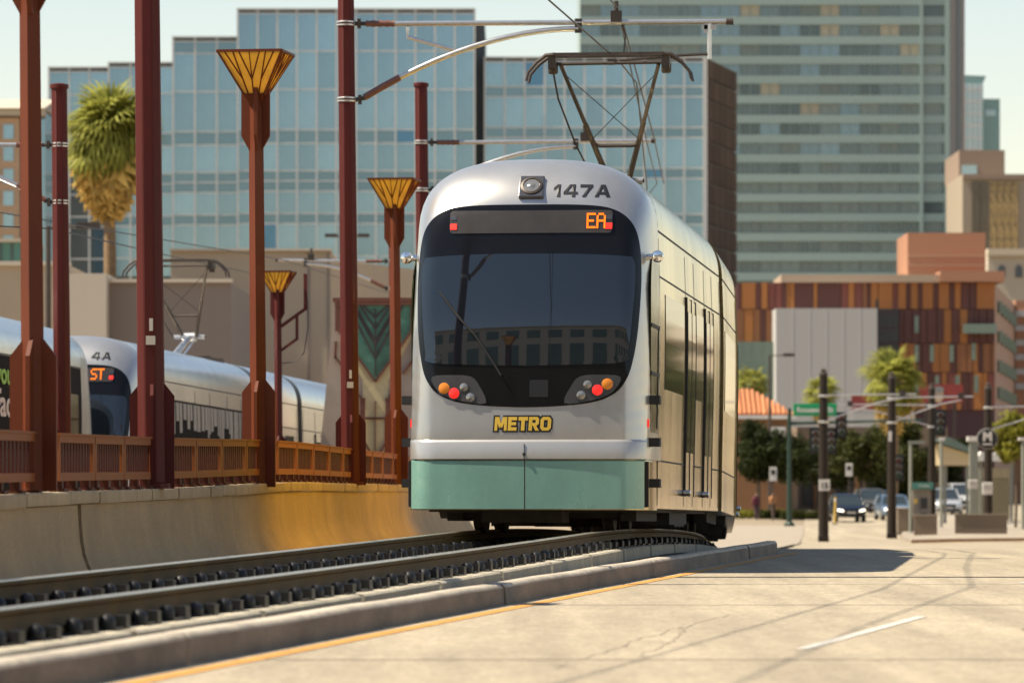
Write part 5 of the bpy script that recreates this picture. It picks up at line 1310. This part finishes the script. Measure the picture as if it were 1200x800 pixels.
block('sign_band', M_redb, t, WX(998,D)-WX(1025,D), WX(1072,D)-WX(1025,D), 0, 0.3, zf(480), zf(462)); block('lower_band', M_whitew, t, WX(998,D)-WX(1025,D), WX(1072,D)-WX(1025,D), 0.02, 0.3, 0, zf(481))

# ------------------------------------------------------------------ station on the right
prow = [(WX(1068,204),204.0),(WX(1085,207),207),(WX(1120,212),212),(WX(1205,216),216),(30,222),(30,300),(24.5,300),(WX(1062,250),250),(WX(1055,225),225)]
m = MB(); n = len(prow); m.add([(x,y,gz(y)+0.15) for x,y in prow]+[(x,y,gz(y)-0.1) for x,y in prow],[tuple(range(n))]+[(i,(i+1)%n,n+(i+1)%n,n+i) for i in range(n)])
struct('platform', m, M_pave, 'raised concrete station platform right of the road')
pl = bpy.data.objects['platform']
strip([(x,y-0.5) for x,y in prow[:5]], 0.5, 0.006).build('edge_line', M_yline, pl)
left = [(4.2,66),(8.2,100),(11.5,150),(13.6,205),(14.6,240),(17.2,290),(17,330),(-20,330),(-20,240),(3,120),(2.9,80)]
m = MB(); n = len(left); 
rowsP = [[(3.4+(D-66)*0.068-w,D,gz(D)+0.02) for w in (4.0,2.0,0.0)] for D in range(84,270,6)]
struct('median_pavement', MB().grid(rowsP), M_pave, 'pale concrete median strip beside the far road')
M_brpole = mat('dark_bronze_paint', (0.026,0.018,0.012), 0.6, spec=0.25, var=0.15, scale=2)
def bronze_pole(label, px, D, ptop, arm=None, armpy=None):
    X = WX(px,D); z0 = gz(D)+0.0; H = WZ(ptop,D)-z0
    t = thing('overhead_line_pole', label, 'pole', (X,D,z0), 0, 'bronze overhead line poles at the station')
    MB().tube([(0,0,0.3),(0,0,H)],[0.24,0.19],12).build('shaft', M_brpole, t, smooth=50)
    MB().lathe([(0.34,0),(0.34,0.25),(0.25,0.36)],4).build('base', M_brpole, t, rot=(0,0,PI/4))
    MB().lathe([(0.2,H),(0.2,H+0.1),(0.12,H+0.16),(0.14,H+0.26),(0.04,H+0.34)],10).build('cap', M_fitting, t, smooth=50)
    c = MB(); 
    for z in (H-1.0,H-2.2): c.lathe([(0.225,z),(0.25,z+.02),(0.25,z+.1),(0.225,z+.12)],12)
    c.build('clamp', M_galv, t)
    if arm:
        s = 1 if arm > 0 else -1; L = abs(arm); za = H-0.9
        MB().tube([(s*0.2,0,za),(s*L,0,za+0.05)],0.035,8).build('top_tube', M_galv, t)
        MB().tube([(s*0.2,0,za-1.15),(s*L*.3,0,za-0.75),(s*L*.6,0,za-0.32),(s*L*.85,0,za-0.12)],0.035,8).build('brace', M_galv, t)
        MB().box((s*L*.85,0,za+.08),(.3,.12,.3)).build('fitting', M_fitting, t)
    return t
p1 = bronze_pole('dark bronze pole nearest to the tram carrying a white number sign', 965, 212, 440, 4.3)
for nm in (): pass
k = 212/F
MB().box((0.02,-0.27,WZ(568,212)-gz(212)),(0.52,0.03,0.52)).build('speed_sign', M_wh, p1)
text('sign_lettering','15',0.36,M_ink,p1,(0.02,-0.292,WZ(569,212)-gz(212)),(PI/2,0,0),off=0.012)
p2 = bronze_pole('dark bronze pole in front of the yellow green palm', 1045, 225, 444, 4.0); MB().box((-0.1,-0.26,WZ(511,225)-gz(225)),(0.16,0.03,0.5)).build('reflector', M_wh, p2)
p3 = bronze_pole('dark bronze pole rising behind the ticket machine', 1092, 262, 456, -5.5)
p4 = bronze_pole('dark bronze pole carrying the round black station sign', 1158, 236, 456, 5.0)
# round station sign on that pole
t = thing('station_sign', 'round black station sign with white M emblem', 'sign', (WX(1157,235.5),235.5,WZ(514,235.5)))
MB().lathe([(0.50,-0.06),(0.50,0.06)],28,axis='y').build('disc', M_ink, t); MB().tube([(0.51*math.cos(2*PI*q/28),0,0.51*math.sin(2*PI*q/28)) for q in range(29)],0.035,6).build('rim', mat('grey_rim',(0.3,0.28,0.25),0.4), t)
text('emblem','M',0.62,M_wh,t,(0,-0.075,0.10),(PI/2,0,0),off=0.03); MB().box((0,-0.07,-0.27),(0.5,0.03,0.07)).build('emblem_bar', M_wh, t)
for nm, px, D, py, w, h, lab in (('notice_board',1157,235.4,572,0.52,0.62,'white paper notice strapped to the station sign pole'),('notice_board',1140,240.2,567,0.48,0.46,'white notice box on the grey station column')):
    t = tag(MB().box((0,0,0),(w,0.12,h)).build(nm, M_wh, None, loc=(WX(px,D-.45),D-.45,WZ(py,D)), bevel=0.02), lab, 'notice', 'station notices'); MB().box((0,-0.075,h*0.1),(w*0.7,0.02,h*0.4)).build('print', mat('print_pale',(0.42,0.38,0.34),0.6), t)
M_gcol = mat('grey_green_column', (0.22,0.225,0.185), 0.6, var=0.1)
D = 241.0; t = thing('station_column', 'square grey green column with lamp head beside the station sign', 'column', (WX(1141,D),D,gz(D)+0.15))
block('shaft', M_gcol, t, -0.22, 0.22, -0.22, 0.22, 0, WZ(517,D)-gz(D)-.15); block('lamp_head', M_wh, t, -0.34, 0.34, -0.3, 0.3, WZ(517,D)-gz(D)-.14, WZ(511,D)-gz(D)-.15); block('base', M_gcol, t, -0.3, 0.3, -0.3, 0.3, 0, 0.3)
# low walls
M_lw = mat('low_wall_concrete', (0.19,0.145,0.10), 0.9, var=0.1, scale=1)
for lab, a, b, D, ph in (('long low station wall under the round sign',1119,1180,226,603),('short low wall below the ticket machine',1071,1098,224,604),('receding low wall left of the ticket machine',1052,1066,236,596)):
    t = thing('low_wall', lab, 'wall', (WX((a+b)/2,D),D,gz(D)+0.1), 0, 'low station walls'); w = (b-a)*D/F; h = WZ(ph,D)-gz(D)-0.1
    block('wall_body', M_lw, t, -w/2, w/2, -0.12, 0.12 if a!=1052 else 5, 0, h); block('wall_cap', M_pave, t, -w/2-.04, w/2+.04, -0.16, 0.16 if a!=1052 else 5.05, h, h+0.06)
D = 238.0; t = thing('ticket_machine', 'ticket machine kiosk with teal roof behind the low wall', 'ticket machine', (WX(1081,D),D,gz(D)+0.15)); zt = WZ(573,D)-gz(D)-.15
M_kiosk = mat('kiosk_grey', (0.22,0.19,0.15), 0.6, var=0.15, scale=2)
block('cabinet', M_kiosk, t, -0.5, 0.45, 0, 0.6, 0, zt); block('roof', mat('kiosk_teal',(0.06,0.20,0.16),0.5,var=0.1), t, -0.56, 0.54, -0.3, 0.7, zt, zt+0.36); block('screen', M_dark, t, -0.1, 0.25, -0.03, 0.0, zt-1.0, zt-0.45); block('card_slot', M_yellow, t, -0.42, -0.28, -0.03, 0.0, zt-.75, zt-.5); block('tray', M_dark, t, -0.1, 0.25, -0.08, 0.0, zt-1.4, zt-1.25)
text('lettering','Tickets',0.2,M_wh,t,(0.05,-0.31,zt+0.18),(PI/2,0,0))
def gate_post(label, px, D, top, wpx):
    t = thing('light_post', label, 'lamp post', (WX(px,D),D,gz(D)+0.1), 0, 'grey station lamp posts'); H = WZ(top,D)-gz(D)-0.1; w = wpx*D/F
    MB().tube([(0,0,0.1),(0,0,H)],0.085,8).build('post', M_gcol, t); MB().lathe([(0.16,0),(0.16,0.1),(0.1,0.14)],8).build('base', M_gcol, t)
    MB().b2(-0.1,w,-0.09,0.09,H,H+0.16).build('lamp_head', M_wh if wpx<8 else M_gcol, t)
gate_post('grey lamp post with a level arm left of the ticket machine',1067,231,520,17); gate_post('grey lamp post with white head in front of the canopy',1103,246,516,4)
D = 262.0; t = thing('station_canopy', 'tan fabric station canopy with sloping roof', 'canopy', (WX(1120,D),D,gz(D)+0.15)); H = lambda py: WZ(py,D)-gz(D)-.15
mm = MB(); xx = lambda p: WX(p,D)-WX(1120,D)
mm.prism([(xx(1096),H(519)),(xx(1140),H(533)),(xx(1140),H(545)),(xx(1103),H(545))],'y',-0.1,3.5); mm.build('canopy_roof', mat('canopy_tan',(0.58,0.45,0.26),0.7,var=0.06), t)
mm = MB(); mm.prism([(xx(1094),H(517)),(xx(1112),H(512)),(xx(1142),H(528)),(xx(1140),H(532))],'y',-0.5,4.0); mm.build('canopy_edge', M_grg, t)
for p in (1108,1134): block('post', M_gcol, t, xx(p)-.08, xx(p)+.08, 0.2, 0.4, 0, H(545))
D = 268.0; t = thing('station_canopy', 'white fabric station canopy beyond the round sign', 'canopy', (WX(1165,D),D,gz(D)+0.15)); H = lambda py: WZ(py,D)-gz(D)-.15; xx = lambda p: WX(p,D)-WX(1165,D)
mm = MB(); mm.prism([(xx(1143),H(540)),(xx(1192),H(540)),(xx(1186),H(527)),(xx(1166),H(531)),(xx(1150),H(529))],'y',-0.1,3.0); mm.build('canopy_roof', M_wh, t)
for p in (1150,1186): block('post', M_gcol, t, xx(p)-.08, xx(p)+.08, 0.2, 0.4, 0, H(540))
M_slatw = mat('screen_wall', (0.27,0.23,0.15), 0.8, var=0.1)
D = 272.0; t = thing('louvred_screen', 'tan louvred screen wall behind the station column', 'screen', (WX(1168,D),D,gz(D)+0.15)); xx = lambda p: WX(p,D)-WX(1168,D)
block('panel', M_slatw, t, xx(1146), xx(1183), 0.1, 0.4, 0, WZ(548,D)-gz(D)-.15)
for i in range(12): block('louvre', M_slatw, t, xx(1146), xx(1183), 0.0, 0.1, 0.3+i*0.2, 0.42+i*0.2)
for lab, px in (('grey steel post by the young tree at the photo edge',1199),):
    D = 240; t = thing('steel_post', lab, 'post', (WX(px,D),D,gz(D)+.15)); MB().tube([(0,0,0),(0,0,WZ(515,D)-gz(D)-.15)],0.1,8).build('shaft', M_gcol, t); MB().box((0,0,WZ(514,D)-gz(D)-.15),(0.5,0.4,0.15)).build('head', M_wh, t)

# ------------------------------------------------------------------ signal mast with street name
D = 262.0; zg = gz(D); t = thing('signal_mast', 'green traffic signal mast with long arm over the road', 'signal mast', (WX(925,D),D,zg)); M_mast = mat('mast_green', (0.012,0.035,0.022), 0.5, var=0.12); H = lambda py: WZ(py,D)-zg; xx = lambda p: WX(p,D)-WX(925,D)
MB().tube([(0,0,0.2),(0,0,H(478))],[0.16,0.11],10).build('post', M_mast, t); MB().lathe([(0.3,0),(0.3,0.15),(0.2,0.25)],8).build('base', M_mast, t)
MB().tube([(0,0,H(496)),(xx(1000),0,H(494)),(xx(1082),0,H(492))],[0.10,0.075,0.05],8).build('mast_arm', M_mast, t)
def signal(label, px, py, D=261.4):
    t = thing('traffic_signal', label, 'traffic signal', (WX(px,D),D,WZ(py,D)), 0, 'traffic signals by the junction')
    MB().b2(-0.2,0.2,0,0.2,-0.62,0.62).build('housing', M_ink, t); MB().b2(-0.32,0.32,0.2,0.23,-0.75,0.75).build('backplate', M_rubber, t)
    for i, mt in enumerate((M_redlens, mat('dim_amber',(0.05,0.03,0.01),0.3), mat('dim_green',(0.01,0.04,0.025),0.3))):
        z = 0.4-0.4*i
        mtx = mt if i else mat('dim_red',(0.06,0.01,0.01),0.3)
        l = MB().lathe([(0.15,0.0),(0.15,-0.02),(0.08,-0.04)],14,(0,0,z),axis='y').build('lens', mtx, t); MB().prism([(0.18*math.cos(a),z+0.18*math.sin(a)) for a in [PI*k/8 for k in range(9)]]+[(0.165*math.cos(a),z+0.165*math.sin(a)) for a in [PI*k/8 for k in range(8,-1,-1)]],'y',-0.22,0.0).build('visor', M_galv, t)
signal('black traffic signal just left of the nearest bronze pole',955.5,516); signal('black traffic signal just right of the nearest bronze pole',974,517); signal('black traffic signal high on the mast arm between the palms',986,498); signal('black traffic signal in front of the third bronze pole',1102,495,259); signal('low traffic signal by the second bronze pole',1053,548,258)
D = 261.5; t = thing('street_name_sign', 'green street name sign hanging over the junction', 'sign', (WX(955,D),D,WZ(480,D)))
w = 51*D/F; MB().box((0,0,0),(w,0.05,0.70)).build('panel', mat('sign_green',(0.0,0.28,0.10),0.4,var=0.05), t, bevel=0.03); text('lettering','Roosevelt  St',0.42,M_wh,t,(0,-0.035,-0.01),(PI/2,0,0),off=0.012,sx=0.92)
MB().tube([(0,0.03,-0.35),(0,0.03,-0.85)],0.04,6).build('bracket', M_mast, t)
def cobra(label, x0, x1, py, D, arm=True):
    t = thing('street_light', label, 'street light', (WX(x0,D),D,gz(D)), 0, 'box headed street lights'); H = WZ(py,D)-gz(D); w = WX(x1,D)-WX(x0,D)
    MB().tube([(0,0,0),(0,0,H)],[0.12,0.08],8).build('post', M_fitting, t); MB().tube([(0,0,H-0.05),(w*0.6,0,H)],0.04,6).build('arm', M_fitting, t); MB().b2(w*0.55,w,-0.18,0.18,H-0.09,H+0.12).build('head', M_fitting, t)
cobra('dark box headed street light in front of the palm trunk',56.5,118,265,150); cobra('dark street light with box head against the white wall',902,931,416,300)
t = thing('street_light', 'twin headed dark street light behind the tram nose', 'street light', (WX(408,230),230,gz(230)), 0, 'box headed street lights')
MB().tube([(0,0,0),(0,0,WZ(277,230)-gz(230))],0.07,8).build('post', M_fitting, t)
for a in (-20,18): MB().b2(a*230/F-.3,a*230/F+.3,-.2,.2,WZ(278,230)-gz(230),WZ(274,230)-gz(230)).build('head', M_fitting, t)
MB().tube([(-20*230/F,0,WZ(277,230)-gz(230)),(18*230/F,0,WZ(277,230)-gz(230))],0.05,6).build('arm', M_fitting, t)
for lab, px, D, top, nm in (('yellow flexible marker post beside the dark blue car',978,268,582,'marker_post'),):
    t = thing(nm, lab, 'marker post', (WX(px,D),D,gz(D))); H = WZ(top,D)-gz(D); MB().tube([(0,0,0),(0.05,0,H)],0.06,8).build('post', M_yellow, t); MB().lathe([(0.18,0),(0.18,0.05),(0.08,0.08)],10).build('base', M_rubber, t); MB().tube([(0.04,0,H-.25),(0.045,0,H-.1)],0.064,8).build('reflective_band', M_wh, t)
for lab, px, py, D in (('white rectangular road sign beside the trees left of the mast',906,555,280),('white road sign behind the dark blue car',995,550,300)):
    t = thing('road_sign', lab, 'sign', (WX(px,D),D,gz(D)), 0, 'small white road signs'); H = WZ(py,D)-gz(D)
    MB().tube([(0,0.05,0),(0,0.05,H)],0.04,6).build('post', M_fitting, t); MB().box((0,0,H),(0.45,0.03,0.85)).build('panel', M_wh, t); MB().box((0,-0.02,H+.1),(0.25,0.02,0.3)).build('print', M_ink, t)

# ------------------------------------------------------------------ cars facing the camera
M_tyre = mat('tyre', (0.015,0.015,0.015), 0.8, var=0.1); M_carglass = mat('car_glass', (0.03,0.04,0.045), 0.06, 0.0, var=0.0, spec=0.9); M_grille = mat('car_grille', (0.01,0.01,0.011), 0.4, var=0.0)
M_head = mat('headlight_lens', (0.75,0.75,0.72), 0.15, 0.2, var=0.0); M_headon = mat('headlight_on', (1.0,0.86,0.66), 0.3, var=0.0, emit=2.0)
def car(label, px, D, col, w=1.9, L=4.7, h=1.72, on=False, suv=True, rz=0.06, rough=0.25, dz=0.0):
    t = thing('car', label, 'car', (WX(px,D),D,gz(D)+dz), rz, 'cars on the far road')
    mt = mat('car_paint_%d_%d_%d'%tuple(int(c*1000) for c in col), col, rough, 0.3, var=0.03, coat=0.6)
    hw = w/2; bz = 0.28; belt = h*0.60; hood = h*0.56
    sec = [(-L/2,0.80,0.42,hood*0.72),(-L/2+0.12,0.92,0.30,hood*0.88),(-L/2+0.55,0.985,bz,hood*0.97),(-L/2+1.2,1.0,bz,belt),(0.3,1.0,bz,belt*1.02),(L/2-0.5,0.99,bz,belt*1.03),(L/2-0.08,0.93,0.34,belt),(L/2,0.85,0.45,belt*0.9)]
    m = MB(); rows = []
    for y, f, z0, z1 in sec:
        a = hw*f; rows.append([(-a*0.93,y,z0),(-a,y,z0+(z1-z0)*.25),(-a,y,z0+(z1-z0)*.7),(-a*0.93,y,z1),(-a*.5,y,z1+0.035),(a*.5,y,z1+0.035),(a*0.93,y,z1),(a,y,z0+(z1-z0)*.7),(a,y,z0+(z1-z0)*.25),(a*0.93,y,z0)])
    m.grid(rows, close=True); q = len(m.v); m.f += [tuple(range(9,-1,-1)),tuple(range(q-10,q))]
    m.build('body', mt, t, smooth=45)
    y0, y1, y2, y3 = -L/2+1.15, -L/2+1.75, L/2-0.75, L/2-0.15
    a, b = hw*0.92, hw*0.74; zb, zt = belt+0.0, h-0.05
    m = MB(); m.add([(-a,y0,zb),(a,y0,zb),(a,y3,zb),(-a,y3,zb),(-b,y1,zt),(b,y1,zt),(b,y2,zt),(-b,y2,zt)],[(0,1,5,4),(1,2,6,5),(2,3,7,6),(3,0,4,7),(4,5,6,7)]); m.build('windows', M_carglass, t)
    m = MB(); m.add([(-b-.02,y1-.06,zt-.03),(b+.02,y1-.06,zt-.03),(b+.02,y2+.05,zt-.03),(-b-.02,y2+.05,zt-.03),(-b*.85,y1+.15,h),(b*.85,y1+.15,h),(b*.85,y2-.1,h),(-b*.85,y2-.1,h)],[(0,1,5,4),(1,2,6,5),(2,3,7,6),(3,0,4,7),(4,5,6,7)])
    for s in (-1,1): m.bar((s*(a+.005),y0-.01,zb),(s*(b+.01),y1-.03,zt),0.07,0.06); m.bar((s*a,0.35,zb),(s*b,0.35,zt),0.07,0.10); m.bar((s*a,y3-.05,zb),(s*b,y2,zt),0.08,0.14)
    m.build('roof', mt, t, smooth=40)
    wm = cached('carwheel',lambda: MB().lathe([(0.2,-0.11),(0.33,-0.11),(0.35,-0.08),(0.35,0.08),(0.33,0.11),(0.2,0.11)],18,axis='x').mesh('wheel',M_tyre,40)); hm = cached('carhub',lambda: MB().lathe([(0.21,-0.115),(0.21,0.115)],12,axis='x').mesh('hub',M_galv))
    for s in (-1,1):
        for y in (-L/2+0.85,L/2-0.9): o = link('wheel', wm, t, (s*(hw-0.10),y,0.35)); link('hub', hm, o)
        yy = -L/2-0.07
        MB().add([(s*hw*.50,yy-.04,hood*.66),(s*hw*.88,yy+.10,hood*.72),(s*hw*.90,yy+.14,hood*.84),(s*hw*.55,yy-.0,hood*.78),(s*hw*.50,yy+.3,hood*.66),(s*hw*.85,yy+.3,hood*.72),(s*hw*.85,yy+.3,hood*.84),(s*hw*.55,yy+.3,hood*.78)],[(0,1,2,3),(0,4,5,1),(1,5,6,2),(2,6,7,3),(3,7,4,0),(4,7,6,5)]).build('headlight', M_headon if on else M_head, t)
        MB().box((s*(hw+.09),y0+.15,belt+.08),(0.2,0.1,0.14)).build('mirror', mt, t, bevel=0.02)
    MB().b2(-hw*.46,hw*.46,-L/2-.03,-L/2+.1,hood*.55,hood*.78).build('grille', M_grille, t); MB().b2(-hw*.75,hw*.75,-L/2-.02,-L/2+.1,0.36,0.52).build('lower_grille', M_grille, t); MB().b2(-0.26,0.26,-L/2-.05,-L/2,0.53,0.62).build('number_plate', M_wh, t)
    return t
car('dark blue hatchback leading the line of cars', 992, 277, (0.006,0.011,0.024), 1.86, 4.5, 1.68, on=True)
car('dark off roader with silver bonnet right behind the dark blue car', 1020, 303, (0.10,0.095,0.08), 1.9, 4.8, 1.8)
car('light blue car with headlights on beside the second bronze pole', 1046, 284, (0.16,0.23,0.33), 1.84, 4.6, 1.56, on=True)
car('silver car between the blue car and the off roader', 1037, 322, (0.42,0.43,0.44), 1.84, 4.6, 1.6)
car('silver pickup with a dark screen left of the white van', 1105, 300, (0.45,0.46,0.47), 1.95, 5.0, 1.85)
car('white van front in the line right of the silver pickup', 1126, 322, (0.72,0.70,0.66), 2.0, 5.2, 2.1)
# ------------------------------------------------------------------ people
def person(label, px, D, cols, hgt=1.7, stride=0.18):
    t = thing('person', label, 'person', (WX(px,D),D,gz(D)+0.02), 0.4, 'people walking by the junction')
    me = bpy.data.meshes.new('body'); s = hgt/1.7
    V = [(0,0,.95),(0,0,1.15),(0,0,1.38),(0,0,1.47),(0,-.01,1.56),(0,-.02,1.66),(.19,0,1.37),(.23,.03,1.12),(.22,-.08,.88),(-.19,0,1.37),(-.23,-.03,1.12),(-.22,.1,.88),(.09,0,.88),(.10,stride*.4,.48),(.10,stride,.09),(.10,stride-.14,.04),(-.09,0,.88),(-.10,-stride*.5,.48),(-.10,-stride,.09),(-.10,-stride-.14,.04)]
    E = [(0,1),(1,2),(2,3),(3,4),(4,5),(2,6),(6,7),(7,8),(2,9),(9,10),(10,11),(0,12),(12,13),(13,14),(14,15),(0,16),(16,17),(17,18),(18,19)]
    R = [.15,.145,.15,.055,.09,.075,.065,.05,.04,.065,.05,.04,.095,.065,.05,.04,.095,.065,.05,.04]
    me.from_pydata([tuple(c*s for c in v) for v in V],E,[]); o = link('body', me, t)
    m = bpy.data.materials.new('clothed_person'); m.use_nodes = True; n = m.node_tree; b = n.nodes['Principled BSDF']; b.inputs['Roughness'].default_value = .8
    tc = n.nodes.new('ShaderNodeTexCoord'); sp = n.nodes.new('ShaderNodeSeparateXYZ'); dv = n.nodes.new('ShaderNodeMath'); dv.operation='DIVIDE'; dv.inputs[1].default_value = hgt*1.03
    r = n.nodes.new('ShaderNodeValToRGB'); r.color_ramp.interpolation = 'CONSTANT'; el = r.color_ramp.elements
    n.links.new(tc.outputs['Object'],sp.inputs[0]); n.links.new(sp.outputs['Z'],dv.inputs[0]); n.links.new(dv.outputs[0],r.inputs[0]); n.links.new(r.outputs[0],b.inputs['Base Color'])
    el[0].position = 0; el[0].color = (.02,.018,.016,1); el[1].position = .06; el[1].color = (*cols[0],1)
    for p, c in ((.55,cols[1]),(.86,(.30,.17,.11)),(.965,(.03,.02,.015))): e = el.new(p); e.color = (*c,1)
    me.materials.append(m)
    for i, v in enumerate(me.vertices): pass
    sk = o.modifiers.new('skin','SKIN'); sk.use_smooth_shade = True
    for i, sv in enumerate(me.skin_vertices[0].data): sv.radius = (R[i]*s,R[i]*s*.85); sv.use_root = (i==0)
    o.modifiers.new('sub','SUBSURF').levels = 1; o.modifiers['sub'].render_levels = 1
    return t
person('person in dark maroon clothes walking near the tram flank', 886, 281, ((.05,.02,.03),(.12,.02,.035)))
person('person in orange and pale top by the signal mast', 906, 286, ((.10,.06,.04),(.50,.22,.08)), 1.68, 0.1)
random.seed(77)
for lab, x_, d_, h_ in (('leafy street tree beyond the right photo edge nearest the road',17.6,121,7.0),('leafy street tree beyond the right photo edge, second in row',20.9,143,6.4),('leafy street tree beyond the right photo edge, third in row',25.6,170,7.4),('leafy street tree beyond the right photo edge, last in row',31.5,205,7.0)):
    blob_tree(lab, x_, d_, gz(d_), h_, 2.6, 2.4, M_leafm, 16, 2600, 0.24, 'street trees beyond the right edge')
t, X, Z = bld('street_building', 'long pale building across the street behind the photographer', 0, 0, -62.0)
t.location.x = 0
block('wall', M_wh, t, -70, 60, -20, 0, 0, 36); block('roof_edge', M_lt, t, -71, 61, -20.5, 0.6, 36, 37.2)
for i in range(16):
    for k in range(5): block('window', M_grg, t, -66+i*8, -61+i*8, -0.2, 0.15, 2+k*7, 6.5+k*7)
# tan block and trees beyond the right photo edge, mirrored in the tram flank
D = 150.0
t, X, Z = bld('street_building', 'tan street building right of the road beyond the photo edge', 1650, 2100, D); block('wall', M_beige, t, 0, 26, 0, 90, 0, 9); block('roof_edge', M_lt, t, -0.4, 26.4, -0.4, 90.4, 9, 9.6)
for i in range(10): block('window', M_dark, t, -0.1, 0.2, 4+i*8.5, 8+i*8.5, 1.2, 5.5)
